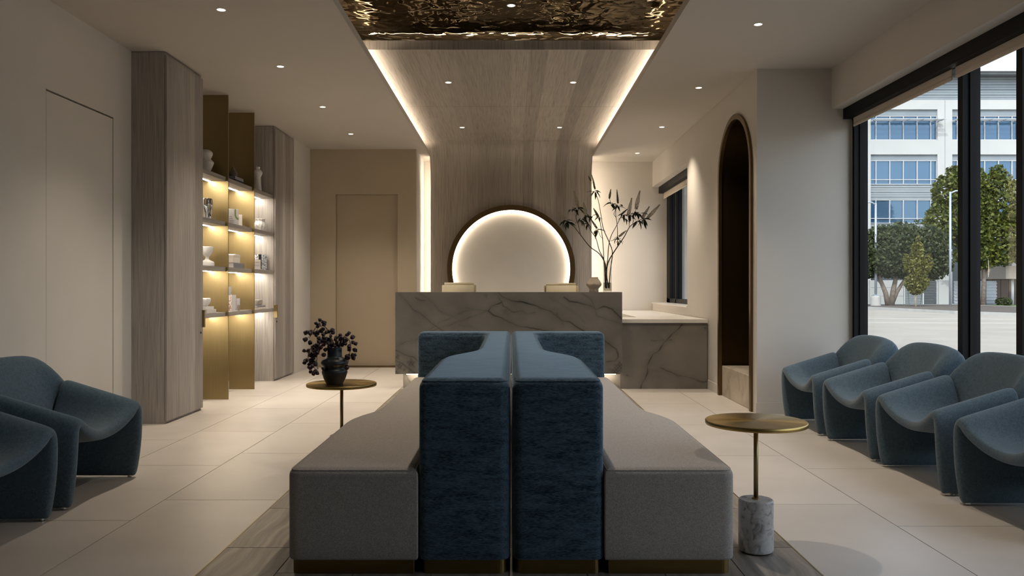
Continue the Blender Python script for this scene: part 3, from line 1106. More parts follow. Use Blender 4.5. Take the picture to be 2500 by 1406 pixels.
# low side counter, an L: front piece and a wing along the window wall
K2 = (1500, 740, 6.1125, 8.905)
cvv = [([(1010, 325), (920, 420), (800, 530), (740, 600), (650, 720), (575, 765), (530, 850), (500, 930), (490, 1030), (460, 1120), (410, 1190), (395, 1290)], .006, .95),
       ([(540, 545), (620, 560), (760, 562), (850, 555)], .0055, .7), ([(430, 940), (520, 985), (640, 1010)], .004, .45),
       ([(700, 970), (800, 1010), (960, 1085), (1100, 1105), (1250, 1150), (1360, 1170)], .005, .75),
       ([(180, 1070), (210, 1080)], .006, .6), ([(1240, 1150), (1300, 1175), (1370, 1160)], .007, .7)]
cvv = [(cv(p, *K2), w, s) for (p, w, s) in cvv]
cb = [(cv([(1360, 370)], *K2)[0], .015, .8), (cv([(600, 430)], *K2)[0], .12, .22), (cv([(150, 330)], *K2)[0], .06, .3)]
ctr = empty('side_counter', (1.7, 9.2, 0), 'low stone counter with a white top in the corner by the window', 'counter')
vein_panel('front_panel', 1.2075, 2.168, 8.905, 0.03, 0.0, 0.728, cvv, cb, DESKST, ctr)
top = [(1.2085, 8.89), (2.171, 8.89), (2.171, 12.41), (1.49, 12.41), (1.49, 9.55), (1.2085, 9.55)]
obj('counter_top', prism_bm(top, 0.730, 0.770, 'z'), QUARTZ, ctr)
box('inner_panel', 1.51, 1.54, 9.56, 12.4, 0.0, 0.728, plain('desk_well', (0.20, 0.17, 0.14), 0.6), ctr)
box('inner_panel', 1.24, 1.51, 9.50, 9.53, 0.0, 0.728, plain('desk_well', (0.20, 0.17, 0.14), 0.6), ctr)


# cream office chairs behind the desk
def task_chair(x, y, zt, label):
    t = empty('task_chair', (x, y, 0), label, 'chair', 'cream chairs behind the desk')
    bm = bmesh.new()
    add_box(bm, -0.215, 0.215, -0.04, 0.035, zt - 0.40, zt)
    bmesh.ops.bevel(bm, geom=list(bm.edges), offset=0.03, segments=4, affect='EDGES')
    for v in bm.verts:
        v.co.y += -0.25 * v.co.x ** 2 * 2.0
        v.co.z -= 0.14 * v.co.x ** 2 if v.co.z > zt - 0.1 else 0
    obj('backrest', bm, CREAM, t, world=False, smooth=True)
    bm = bmesh.new(); add_box(bm, -0.235, 0.235, -0.02 - 0.0, 0.44, 0.44, 0.52)
    bmesh.ops.bevel(bm, geom=list(bm.edges), offset=0.03, segments=3, affect='EDGES')
    obj('seat', bm, CREAM, t, world=False, smooth=True)
    bm = bmesh.new(); add_tube(bm, [(0, 0.2, 0.44), (0, 0.2, 0.10)], 0.025, segs=12)
    obj('post', bm, DARKM, t, world=False)
    bm = bmesh.new(); add_tube(bm, [(0, 0.1, 0.45), (0, -0.03, 0.45), (0, -0.055, 0.60), (0, -0.045, zt - 0.25)], 0.016, segs=8)
    obj('back_support', bm, DARKM, t, world=False)
    for k in range(5):
        a = 2 * PI * k / 5 + 0.3
        c_, s_ = math.cos(a), math.sin(a)
        bm = bmesh.new(); add_tube(bm, [(0, 0.2, 0.11), (0.29 * c_, 0.2 + 0.29 * s_, 0.075)], 0.018, 0.012, segs=8)
        lg = obj('leg', bm, DARKM, t, world=False)
        bm = lathe_bm([(0.012, 0), (0.028, 0.006), (0.028, 0.05), (0.012, 0.056)], 12, (0.29 * c_, 0.2 + 0.29 * s_, 0.0005))
        obj('caster', bm, DARKM, lg, world=False)
    return t


task_chair(-0.652, 10.1, 1.188, 'cream leather chair behind the left part of the desk')
task_chair(0.622, 10.1, 1.182, 'cream leather chair behind the desk near the stone vase')

# ================================================================= sofas
def offset_poly(poly, d):
    n = len(poly)
    out = []
    for i in range(n):
        p0, p1, p2 = Vector(poly[i - 1]), Vector(poly[i]), Vector(poly[(i + 1) % n])
        a, b = (p1 - p0).normalized(), (p2 - p1).normalized()
        na, nb = Vector((-a.y, a.x)), Vector((-b.y, b.x))
        m = (na + nb)
        m = m / max(0.35, m.dot(na)) if m.length > 1e-6 else na
        out.append(tuple(p1 + m * d))
    return out


def ring_poly(pts, d, ks=None, n=6):
    """outline pts (x, y, corner radius), counter clockwise, moved inwards by d; same point count for every d"""
    raw = offset_poly([p[:2] for p in pts], d)
    m = len(raw)
    arcs = []
    for i in range(m):
        p0, p1, p2 = Vector(raw[i - 1]), Vector(raw[i]), Vector(raw[(i + 1) % m])
        convex = ((p1 - p0).x * (p2 - p1).y - (p1 - p0).y * (p2 - p1).x) > 0
        rr = max(0.003, pts[i][2] - d) if convex else pts[i][2] + d
        rr = min(rr, 0.48 * (p0 - p1).length, 0.48 * (p2 - p1).length)
        a, b = p1 + (p0 - p1).normalized() * rr, p1 + (p2 - p1).normalized() * rr
        arcs.append([a * (1 - t) ** 2 + p1 * 2 * t * (1 - t) + b * t * t for t in [k / n for k in range(n + 1)]])
    if ks is None:
        ks = [max(1, int((arcs[(i + 1) % m][0] - arcs[i][-1]).length / 0.10)) for i in range(m)]
    res = []
    for i in range(m):
        res += [tuple(v) for v in arcs[i]]
        e, f = arcs[i][-1], arcs[(i + 1) % m][0]
        res += [tuple(e.lerp(f, j / ks[i])) for j in range(1, ks[i])]
    return res, ks


def cushion_bm(poly, z0, z1, r, crown=0.0, nseg=6, rb=0.012):
    rings = []
    for k in range(3):
        a = PI / 2 * k / 2
        rings.append((rb * (1 - math.sin(a)), z0 + rb * (1 - math.cos(a))))
    for zz in np.linspace(z0 + rb, z1 - r, 5)[1:-1]:
        rings.append((0.0, zz))
    for k in range(nseg + 1):
        a = PI / 2 * k / nseg
        rings.append((r * (1 - math.cos(a)), z1 - r + r * math.sin(a) - 0.0))
    bm = bmesh.new()
    R = []
    ks = ring_poly(poly, 0.0)[1]
    for (d, z) in rings:
        R.append([bm.verts.new((p[0], p[1], z)) for p in ring_poly(poly, d, ks)[0]])
    n = len(R[0])
    for i in range(len(R) - 1):
        for k in range(n):
            bm.faces.new((R[i][k], R[i][(k + 1) % n], R[i + 1][(k + 1) % n], R[i + 1][k]))
    for ring, flip in ((R[0], True), (R[-1], False)):       # concave caps
        for t in tessellate_polygon([[Vector((v.co.x, v.co.y, 0)) for v in ring]]):
            q = [ring[i] for i in t]
            if len(set(q)) == 3 and bm.faces.get(q) is None:
                bm.faces.new(list(reversed(q)) if flip else q)
    return bm


def sofa(s, label, GAPX=0.004):
    t = empty('lounge_sofa', (s * 0.45, 4.8, 0), label, 'sofa', 'back to back lounge sofas')
    y0, y1 = 3.135, 6.58
    seat = [(0.364, y0, .006), (0.875, y0, .05), (0.875, 4.38, .16), (0.768, 4.66, .16), (0.768, 6.355, .03), (0.205, 6.355, .01), (0.205, 4.62, .16),
            (0.364, 4.18, .14)]
    back = [(GAPX, y0, .05), (0.362, y0, .04), (0.362, 4.17, .16), (0.200, 4.60, .16), (0.200, 6.36, .10), (0.742, 6.36, .05), (0.742, y1, .06), (0.0006, y1, .02)]

    def mirror(p):
        return [(-q[0],) + tuple(q[1:]) for q in reversed(p)] if s < 0 else p
    sp, bp = mirror(seat), mirror(back)
    a = obj('seat', cushion_bm(sp, 0.055, 0.416, 0.035, 0.006), GREYW, t, smooth=True)
    b = obj('backrest', cushion_bm(bp, 0.055, 0.766, 0.042, 0.012), CHENILLE, t, smooth=True)
    # welted seams round the top edges
    for (o_, pl, z, r, mt) in ((a, sp, 0.416, 0.035, GREYW), (b, bp, 0.766, 0.042, CHENILLE)):
        bm = bmesh.new()
        d = r * (1 - math.cos(PI / 4)) + 0.0002
        rg = [(p[0], p[1], z - r + r * math.sin(PI / 4) + 0.0004) for p in ring_poly(pl, d)[0]]
        add_tube(bm, rg + [rg[0]], 0.0026, segs=6)
        obj('seam', bm, mt, o_, world=True, smooth=True)
    obj('plinth', prism_bm(ring_poly(sp, 0.016)[0], 0.0, 0.0535, 'z'), BRASSP, t)
    obj('plinth', prism_bm(ring_poly(bp, 0.016)[0], 0.0, 0.0535, 'z'), BRASSP, t)
    return t


sofa(-1, 'blue backed sofa with grey seat, left of the central gap')
sofa(1, 'blue backed sofa with grey seat, right of the central gap')


# ================================================================= side tables
def side_table(x, y, zt, r, label):
    t = empty('side_table', (x, y, 0), label, 'side table', 'round brass side tables')
    auto_smooth(obj('table_top', lathe_bm([(r - .012, zt - 0.020), (r - 0.002, zt - 0.018), (r, zt - 0.014), (r, zt - 0.003), (r - 0.002, zt - 0.0005), (r - 0.005, zt), (0.002, zt)], 72),
                    BRASSR, t, world=False), 40)
    bm = bmesh.new(); add_tube(bm, [(0, 0, 0.222), (0, 0, zt - 0.019)], 0.0098, segs=20)
    obj('pole', bm, BRASS, t, world=False, smooth=True)
    auto_smooth(obj('collar', lathe_bm([(0.017, 0.2225), (0.017, 0.2285), (0.0135, 0.2305), (0.0099, 0.2305)], 28), BRASS, t, world=False), 40)
    auto_smooth(obj('base', lathe_bm([(0.068, 0.006), (0.0725, 0.011), (0.0725, 0.217), (0.0675, 0.2225), (0.01, 0.2225)], 48), CARRARA, t, world=False), 40)
    obj('foot_pad', lathe_bm([(0.062, 0.0), (0.062, 0.006)], 32), DARKM, t, world=False)
    return t


side_table(1.040, 3.42, 0.556, 0.2105, 'round brass side table with grey marble base at the right sofa')
side_table(-1.032, 4.90, 0.540, 0.2105, 'round dark brass side table carrying the black vase')


# ================================================================= lounge chairs
def chair_parts(t):
    # seat sheet: one folded shell, two side slabs and a slung seat between them
    def mid(c, d, xo):
        h = [(0.348, 0.005), (0.352, 0.10), (0.355, 0.22), (0.353, c - 0.11), (0.347, c - 0.055), (0.325, c - 0.030), (0.298, c - 0.040),
             (0.268, c - 0.040 - 0.20 * (c - d)), (0.215, d + 0.22 * (c - d)), (0.13, d - 0.01), (0.0, d - 0.03)]
        return [(-a, b) for a, b in h] + [(a, b) for a, b in reversed(h[:-1])]

    xs = [0.0, 0.02, 0.10, 0.20, 0.30, 0.38, 0.43, 0.445]
    secs = []
    for i, x in enumerate(xs):
        c = 0.458 + 0.31 * x
        d = 0.345 - 0.03 * min(1, x / 0.3)
        if i == len(xs) - 1: c -= 0.012
        m_ = mid(c, d, x)
        n = len(m_)
        outer, inner = [], []
        for k in range(n):
            a, b = Vector(m_[max(k - 1, 0)]), Vector(m_[min(k + 1, n - 1)])
            tn = (b - a).normalized()
            nn = Vector((-tn.y, tn.x))
            th = 0.030 if i not in (0, len(xs) - 1) else 0.020
            p = Vector(m_[k])
            fx = 0.035 * max(0.0, 1 - p.y / 0.30) ** 1.5 * (1 - x / 0.45) + 0.028 * max(0, 1 - abs(p.x) / 0.25) * (1 - x / 0.45)
            if p.y < 0.30 and x > 0.3:
                fx += (x - 0.3) * 0.9 * (1 if abs(p.x) > 0.3 else 0)
            outer.append((x + fx, p.x + nn.x * th, p.y + nn.y * th))
            inner.append((x + fx, p.x - nn.x * th, p.y - nn.y * th))
        secs.append(outer + list(reversed(inner)))
    bm = loft_bm(secs, cap=False)
    bm.verts.ensure_lookup_table()
    M = len(secs[0])
    for base in (0, (len(secs) - 1) * M):                  # end faces: a strip of quads across the sheet
        for k in range(M // 2 - 1):
            bm.faces.new([bm.verts[base + j] for j in (k, k + 1, M - 2 - k, M - 1 - k)])
    o = obj('seat_shell', bm, TEAL, t, world=False, smooth=True)
    subsurf(o, 2)
    S = {0.0: [(.42, .28), (.475, .46), (.565, .68), (.610, .757), (.66, .715), (.665, .45), (.62, .12), (.45, .12)],
         0.45: [(.42, .28), (.470, .46), (.555, .67), (.606, .752), (.66, .712), (.665, .45), (.62, .12), (.44, .12)],
         0.66: [(.41, .28), (.450, .45), (.525, .645), (.602, .745), (.666, .705), (.668, .45), (.62, .12), (.43, .12)],
         0.82: [(.39, .28), (.400, .46), (.440, .590), (.600, .733), (.672, .695), (.670, .45), (.62, .12), (.43, .12)],
         0.94: [(.395, .28), (.405, .45), (.440, .570), (.590, .690), (.672, .675), (.668, .44), (.62, .12), (.43, .12)],
         1.00: [(.405, .28), (.415, .44), (.450, .545), (.575, .630), (.655, .635), (.655, .42), (.615, .13), (.435, .13)]}
    us = sorted(S)
    order = [(-u, S[u]) for u in reversed(us)] + [(u, S[u]) for u in us[1:]]
    secs = [[(x, u * 0.378, z) for (x, z) in sct] for (u, sct) in order]
    bm = loft_bm(secs)
    bm.verts.ensure_lookup_table()
    cl = bm.edges.layers.float.new('crease_edge')          # sharp inner edge of both wings
    for i, (u, _) in enumerate(order):
        if abs(abs(u) - 0.82) < 1e-6:
            for k in (1, 2):
                e = bm.edges.get((bm.verts[i * 8 + k], bm.verts[i * 8 + k + 1]))
                e[cl] = 0.75
    o = obj('backrest', bm, TEAL, t, world=False, smooth=True)
    subsurf(o, 2)
    for (fx, fy) in ((0.07, -0.35), (0.07, 0.35), (0.42, -0.35), (0.42, 0.35)):
        obj('glide', lathe_bm([(0.011, 0.0), (0.013, 0.004), (0.013, 0.02)], 12, (fx, fy, 0)),
            CHROME, t, world=False)


ch0 = empty('lounge_chair', (2.285, 6.45, 0), 'sculptural blue lounge chair by the window, farthest from the camera', 'chair', 'sculptural blue lounge chairs')
chair_parts(ch0)
lab = ['sculptural blue lounge chair by the window, second from the arch wall', 'sculptural blue lounge chair by the window, third from the arch wall',
       'sculptural blue lounge chair by the window, cut by the right picture edge']
for y, lb in zip((5.55, 4.69, 3.80), lab):
    c = copy_tree(ch0)
    c.location = (2.285, y, 0)
    c['label'] = lb
for y, lb in ((4.41, 'sculptural blue lounge chair in front of the flush door on the left'),
              (3.52, 'sculptural blue lounge chair cut by the left picture edge')):
    c = copy_tree(ch0)
    c.location = (-2.185, y, 0)
    c.rotation_euler = (0, 0, PI)
    c['label'] = lb

# ================================================================= vases and plants
# black clay vase on the left table
VX, VY, VZ = -1.066, 4.86, 0.5402
kq = 0.000317
vp = [(0.150, 1290), (0.165, 1285), (205, 1190), (238, 1090), (242, 1060), (225, 1015), (192, 985), (205, 965), (248, 925), (260, 890), (240, 835), (175, 795),
      (145, 780), (138, 760), (136, 640), (139, 607), (132, 600), (120, 606), (118, 700), (60, 800)]
prof = [(158 * kq if r < 1 else r * kq, (1291 - y) * kq) for (r, y) in vp]
bv = empty('bud_vase', (VX, VY, VZ), 'black clay vase with two bulges on the left brass table', 'vase')
obj('body', lathe_bm(prof, 40), BLACKV, bv, world=False, smooth=True)


def cp(pts, ox, oy, s, D, dy=0.0, wob=0.0, seed=0):
    r_ = random.Random(seed)
    out = []
    for i, (x, y) in enumerate(pts):
        f = i / max(1, len(pts) - 1)
        out.append(px(ox + x / s, oy + y / s, D) + Vector((0, dy * f + r_.uniform(-wob, wob), 0)))
    return out


# bell flower: shared mesh
bm = lathe_bm([(0.002, 0.0), (0.0072, 0.003), (0.0098, 0.010), (0.0092, 0.016), (0.0078, 0.0185), (0.003, 0.012)], 9,
              rfun=lambda a, z: 1 + (0.22 * math.cos(3 * a) * (z / 0.0185) ** 2))
bell_me = bpy.data.meshes.new('blossom')
bm.to_mesh(bm_me := bell_me); bm.free()
PURPLE = plain('dark_plum_petal', (0.022, 0.008, 0.014), 0.5, var=0.4, nscale=60)
STEMP = plain('plum_stem', (0.10, 0.045, 0.055), 0.5)
bell_me.materials.append(PURPLE)
bell_me.polygons.foreach_set('use_smooth', [True] * len(bell_me.polygons))
fl = empty('fritillary_bouquet', (VX, VY, VZ + 0.21), 'arching dark plum bell flowers in the black vase', 'flowers')
arcs = [[(695, 760), (690, 600), (610, 430), (570, 330), (480, 215), (400, 205), (310, 230), (240, 330), (170, 440)],
        [(690, 760), (680, 590), (560, 555), (440, 530), (330, 560), (230, 640), (190, 720), (190, 830), (260, 950), (380, 1060)],
        [(700, 760), (690, 600), (560, 520), (470, 540), (400, 640), (380, 780), (385, 900), (420, 1000)],
        [(700, 760), (705, 600), (760, 490), (860, 415), (940, 440), (990, 520), (990, 650), (970, 800), (960, 880)]]
dys = [0.03, -0.02, -0.07, -0.03]
for i, a in enumerate(arcs):
    path = catmull(cp(a, 730, 770, 7.81, VY, dys[i]), 5)
    bm = bmesh.new(); add_tube(bm, path, 0.0032, 0.0018, 6)
    bells = []
    n = len(path)
    k0 = 8
    N = 27
    for k in range(N):
        f = k0 + (n - 1 - k0) * (k + 0.5) / N
        p = path[int(f)].lerp(path[min(int(f) + 1, n - 1)], f % 1)
        d = Vector((random.uniform(-1, 1), random.uniform(-1, 1), random.uniform(-0.9, 0.9))).normalized()
        q = p + d * random.uniform(0.014, 0.030)
        add_tube(bm, [p, p.lerp(q, 0.5) + Vector((0, 0, 0.004)), q], 0.0008, segs=4)
        bells.append((q, d))
    st = obj('stem', bm, STEMP, fl)
    for (q, d) in bells:
        o = bpy.data.objects.new('blossom', bell_me)
        COL.objects.link(o)
        o.parent = fl
        o.matrix_parent_inverse = Matrix.Translation(-Vector(fl.location))
        dd = (d + Vector((0, 0, random.uniform(-0.6, 0.4)))).normalized()
        o.rotation_euler = dd.to_track_quat('Z', 'Y').to_euler()
        sS = random.uniform(1.05, 1.5)
        o.scale = (sS, sS, sS)
        o.location = q
# a tuft of bells over the mouth of the vase
for k in range(26):
    o = bpy.data.objects.new('blossom', bell_me)
    COL.objects.link(o); o.parent = fl
    o.matrix_parent_inverse = Matrix.Translation(-Vector(fl.location))
    o.location = (VX + random.uniform(-0.06, 0.05), VY + random.uniform(-0.05, 0.02), VZ + random.uniform(0.222, 0.285))
    o.rotation_euler = (random.uniform(0, 6), random.uniform(0, 6), 0)

# sand vase and glass vase with branches on the desk ledge
sv = empty('sand_vase', (0.918, 8.93, DZ1), 'small dimpled sand coloured vase on the desk ledge', 'vase')
spf = [(0.050, 0.0), (0.052, 0.012), (0.050, 0.035), (0.066, 0.055), (0.082, 0.075), (0.085, 0.090), (0.074, 0.112), (0.054, 0.140), (0.045, 0.150), (0.046, 0.164),
       (0.040, 0.164), (0.038, 0.12)]


def dimple(a, z):
    return 1 + 0.035 * math.sin(9 * a + 40 * z) * math.sin(z * 130 + 2 * math.sin(3 * a))


zz = np.linspace(0, 1, 40)
cum = np.linspace(0, 1, len(spf))
fine = [(float(np.interp(f, cum, [p[0] for p in spf])), float(np.interp(f, cum, [p[1] for p in spf]))) for f in zz]
obj('body', lathe_bm(fine, 48, rfun=dimple), SANDV, sv, world=False, smooth=True)

GX, GY = 1.070, 8.95
gv = empty('glass_vase', (GX, GY, DZ1), 'tall clear glass cylinder vase of branches on the desk', 'vase')
obj('wall', lathe_bm([(0.047, 0.0), (0.048, 0.003), (0.048, 0.352), (0.0455, 0.352), (0.0455, 0.012), (0.002, 0.012)], 40, cap=False), VGLASS, gv, world=False, smooth=True)
obj('foot', lathe_bm([(0.046, 0.0005), (0.046, 0.011)], 40), thin_glass('vase_foot', (0.85, 0.87, 0.86), 1.5), gv, world=False)
obj('water', lathe_bm([(0.0450, 0.0125), (0.0450, 0.105)], 40), thin_glass('vase_water', (0.62, 0.60, 0.57), 1.33), gv, world=False, smooth=False)

br = empty('branch_bouquet', (GX, GY, DZ1 + 0.02), 'tall leafy branches with pale flower spikes in the glass vase', 'branches')
BARK = plain('dark_bark', (0.030, 0.020, 0.014), 0.7, var=0.3, nscale=60)
LEAF = plain('dark_green_leaf', (0.030, 0.040, 0.014), 0.5, var=0.3, nscale=30)
SPIKE = plain('pale_spike', (0.30, 0.255, 0.17), 0.8, var=0.35, nscale=120)
SPIKEG = plain('green_spike', (0.12, 0.12, 0.055), 0.8, var=0.35, nscale=120)
Q = (1340, 420, 4.687, GY)
stems = [([(655, 1330), (650, 1200), (650, 1060), (580, 935), (470, 850), (360, 710), (275, 605), (205, 570)], .0055, .0022, .05),
         ([(360, 710), (335, 600), (308, 515), (330, 450), (335, 400)], .003, .0018, -.03),
         ([(665, 1330), (650, 1180), (630, 1010), (575, 900), (535, 760), (480, 680), (440, 600), (410, 500)], .0045, .002, -.06),
         ([(645, 1320), (640, 1150), (632, 960), (620, 760), (600, 600), (580, 500)], .0045, .002, .08),
         ([(620, 760), (590, 730), (560, 650)], .002, .0015, .03),
         ([(690, 1320), (700, 1150), (725, 930), (690, 810), (620, 650), (590, 480), (560, 330), (525, 240)], .005, .002, -.05),
         ([(680, 1325), (660, 1150), (675, 1000), (690, 830), (720, 720), (775, 620), (830, 510), (850, 470)], .004, .002, .06),
         ([(690, 1330), (660, 1180), (675, 1040), (740, 920), (800, 830), (860, 740), (920, 630), (985, 580), (1060, 540)], .006, .0024, -.04),
         ([(920, 625), (922, 540), (925, 480)], .0025, .0016, .02),
         ([(960, 590), (972, 500), (990, 430)], .0025, .0016, -.04),
         ([(785, 840), (787, 640), (768, 460), (795, 370)], .0035, .0018, .05),
         ([(770, 520), (742, 480), (762, 420), (710, 370), (688, 310)], .0025, .0016, -.05),
         ([(705, 790), (760, 770), (795, 745)], .0018, .0014, -.03),
         ([(1060, 540), (1130, 520)], .002, .0016, .02)]
for i, (p, r0, r1, dy) in enumerate(stems):
    bm = bmesh.new()
    base = 0.0
    add_tube(bm, catmull([v + Vector((0, base, 0)) for v in cp(p, *Q, dy=dy)], 4), r0 * 1.25, r1 * 1.5, 6)
    obj('stem', bm, BARK, br, smooth=True)
# (base px, tip px, radius, kind, depth)
spikes = [((185, 530), (112, 455), .016, 0, .05), ((330, 400), (285, 215), .017, 0, -.03), ((415, 485), (390, 350), .018, 0, -.06), ((572, 500), (518, 402), .011, 1, .08),
          ((552, 640), (482, 532), .010, 1, .03), ((522, 200), (485, 38), .009, 1, -.05), ((475, 105), (445, 52), .007, 1, -.05), ((835, 480), (910, 415), .009, 1, .06),
          ((912, 490), (952, 290), .019, 0, .02), ((990, 425), (1035, 215), .020, 0, -.04), ((1062, 530), (1145, 395), .016, 0, -.04), ((1135, 520), (1276, 368), .018, 0, .02),
          ((797, 350), (786, 190), .009, 1, .05), ((686, 306), (702, 200), .010, 1, -.05), ((800, 738), (886, 668), .011, 0, -.03)]
bud = None
for (b0, b1, r, kind, dy) in spikes:
    A = px(1340 + b0[0] / 4.687, 420 + b0[1] / 4.687, GY) + Vector((0, dy, 0))
    B = px(1340 + b1[0] / 4.687, 420 + b1[1] / 4.687, GY) + Vector((0, dy * 1.1, 0))
    bm = bmesh.new()
    add_tube(bm, [A, A.lerp(B, 0.5), B], 0.0022, 0.001, 5)
    L = (B - A).length
    d = (B - A).normalized()
    u = d.cross(Vector((0, 1, 0.2))).normalized(); w = d.cross(u)
    nn = int(L / 0.0052)
    for k in range(nn):
        f = k / nn
        rr = 1.15 * r * (0.75 + 0.35 * math.sin(PI * min(1, f * 1.2))) * (1 - 0.6 * f * f)
        for j in range(6):
            a = 2 * PI * j / 6 + k * 0.7 + random.uniform(-.3, .3)
            c = A + d * (L * f) + (u * math.cos(a) + w * math.sin(a)) * rr * random.uniform(0.6, 1.0)
            s_ = 0.0040 * (1.1 - 0.5 * f)
            v = [bm.verts.new(c + Vector(o_) * s_) for o_ in ((1, 0, 0), (-1, 0, 0), (0, 1, 0), (0, -1, 0), (0, 0, 1.3), (0, 0, -1.3))]
            for (x_, y_, z_) in ((0, 2, 4), (2, 1, 4), (1, 3, 4), (3, 0, 4), (2, 0, 5), (1, 2, 5), (3, 1, 5), (0, 3, 5)):
                bm.faces.new((v[x_], v[y_], v[z_]))
    obj('flower_spike', bm, SPIKEG if kind else SPIKE, br)
# leaves: lance shaped, shared mesh, folded along the midrib and drooping
bm = bmesh.new()
prev = None
for k in range(8):
    f = k / 7
    wd = 0.155 * math.sin(PI * (f ** 0.8)) + 0.004
    zc = 0.10 * f - 0.42 * f * f
    row = [bm.verts.new((-wd, f, zc + 0.05 * wd / 0.15)), bm.verts.new((0, f, zc)), bm.verts.new((wd, f, zc + 0.05 * wd / 0.15))]
    if prev:
        bm.faces.new((prev[0], prev[1], row[1], row[0])); bm.faces.new((prev[1], prev[2], row[2], row[1]))
    prev = row
bmesh.ops.solidify(bm, geom=list(bm.faces), thickness=0.008)
leaf_me = bpy.data.meshes.new('leaf')
bm.to_mesh(leaf_me); bm.free()
leaf_me.materials.append(LEAF)
leaf_me.polygons.foreach_set('use_smooth', [True] * len(leaf_me.polygons))
clus = [((190, 555), 6, .085, .05), ((215, 580), 5, .085, .05), ((320, 420), 7, .085, -.03), ((262, 430), 4, .07, -.03), ((360, 545), 6, .075, -.06), ((420, 500), 7, .085, -.06),
        ((440, 610), 6, .06, -.06), ((575, 515), 6, .055, .08), ((500, 490), 3, .07, .08), ((560, 665), 7, .075, .03), ((527, 232), 7, .075, -.05), ((700, 372), 7, .07, -.05),
        ((800, 385), 8, .075, .05), ((850, 480), 6, .065, .06), ((870, 520), 5, .06, .06), ((925, 500), 6, .075, .02), ((980, 470), 8, .085, -.04), ((1000, 570), 6, .085, -.04),
        ((1090, 540), 8, .090, .0), ((1030, 480), 4, .08, -.04), ((770, 755), 6, .055, -.03), ((800, 790), 5, .055, -.02)]
for ((x, y), n, L, dy) in clus:
    c = px(1340 + x / 4.687, 420 + y / 4.687, GY) + Vector((0, dy, 0))
    for k in range(n):
        o = bpy.data.objects.new('leaf', leaf_me)
        COL.objects.link(o); o.parent = br
        o.matrix_parent_inverse = Matrix.Translation(-Vector(br.location))
        o.location = c + Vector((random.uniform(-.012, .012), random.uniform(-.012, .012), random.uniform(-.012, .012)))
        o.rotation_euler = (random.uniform(-1.0, 0.35), random.uniform(-.5, .5), 2 * PI * k / n + random.uniform(-.5, .5))
        s_ = L * random.uniform(0.9, 1.35)
        o.scale = (s_, s_, s_)

# ================================================================= things on the shelves
def lathe_thing(name, x, y, z, prof, mat, label, cat, segs=36, rfun=None, cap=True):
    o = obj(name, lathe_bm(prof, segs, rfun=rfun, cap=cap), mat, smooth=True)
    o.location = (x, y, z)
    return tag(o, label, cat)


def smooth_prof(pts, n=5):
    c = catmull([(p[0], 0, p[1]) for p in pts], n)
    return [(max(0.001, v.x), v.z) for v in c]


def book_flat(x0, x1, y0, y1, z0, h, cover, label, cat='book', pages=PAPERC):
    t = empty('book', ((x0 + x1) / 2, (y0 + y1) / 2, z0), label, cat, 'books on the shelves')
    c = 0.003
    box('cover', x0, x1, y0, y1, z0, z0 + c, cover, t)
    box('cover', x0, x1, y0, y1, z0 + h - c, z0 + h, cover, t)
    box('spine', x1 - c, x1, y0, y1, z0 + c, z0 + h - c, cover, t)
    box('pages', x0 + 0.004, x1 - c, y0 + 0.004, y1 - 0.004, z0 + c, z0 + h - c, pages, t)
    return t


def book_up(x, y, z0, w, d, h, cover, label, rz=0.0, spine=None, pages=PAPERC):
    """upright book, spine towards the room, width w along y (thickness), depth d along x"""
    t = empty('book', (x, y, z0), label, 'book', 'books on the shelves', rz=rz)
    c = 0.003
    box('cover', -d, 0, -w / 2, -w / 2 + c, 0, h, cover, t, world=False)
    box('cover', -d, 0, w / 2 - c, w / 2, 0, h, cover, t, world=False)
    box('spine', -c, 0, -w / 2 + c, w / 2 - c, 0, h, spine or cover, t, world=False)
    box('pages', -d + 0.004, -c, -w / 2 + c, w / 2 - c, 0.004, h - 0.004, pages, t, world=False)
    return t


A_, B_, C_, D_ = SZ
lathe_thing('gourd_vase', -2.978, 7.80, A_, smooth_prof([(.048, 0), (.060, .02), (.090, .095), (.086, .115), (.063, .140), (.070, .155), (.080, .185), (.078, .205), (.060, .222), (.050, .222), (.045, .19)]),
            SPECKLE, 'speckled grey double-bulge vase on the top shelf', 'vase')
book_flat(-3.07, -2.885, 8.42, 8.68, A_ + 0.0005, 0.026, DARKB, 'dark thin book under the stack on the top middle shelf', pages=GREYB)
book_flat(-3.08, -2.880, 8.40, 8.66, A_ + 0.027, 0.031, GREYB, 'dark grey book right under the pear ornament', pages=GREYB)
lathe_thing('pear_ornament', -2.965, 8.58, A_ + 0.0585, smooth_prof([(.020, 0), (.038, .008), (.048, .035), (.044, .055), (.026, .085), (.014, .108), (.009, .120), (.002, .123)]),
            DARKSTONE, 'dark pear shaped stone ornament on two books', 'ornament')
lathe_thing('fluted_vase', -2.945, 9.36, A_, smooth_prof([(.042, 0), (.041, .01), (.034, .08), (.030, .150), (.032, .180), (.046, .215), (.044, .240), (.028, .262), (.022, .268), (.022, .285), (.025, .292), (.018, .292), (.016, .25)]),
            WHITEC, 'slender fluted white vase on the top shelf', 'vase', segs=56, rfun=lambda a, z: 1 + (0.07 * math.cos(14 * a) if z < .26 else 0))

lathe_thing('wavy_vase', -2.972, 7.84, B_, smooth_prof([(.038, 0), (.042, .004), (.048, .06), (.060, .13), (.058, .175), (.055, .205), (.050, .205), (.050, .17), (.045, .08)]),
            CHROME, 'folded silver mercury glass vase on the second shelf', 'vase', segs=64,
            rfun=lambda a, z: 1 + 0.15 * math.cos(5 * a + 9 * z) + 0.05 * math.cos(11 * a - 14 * z))


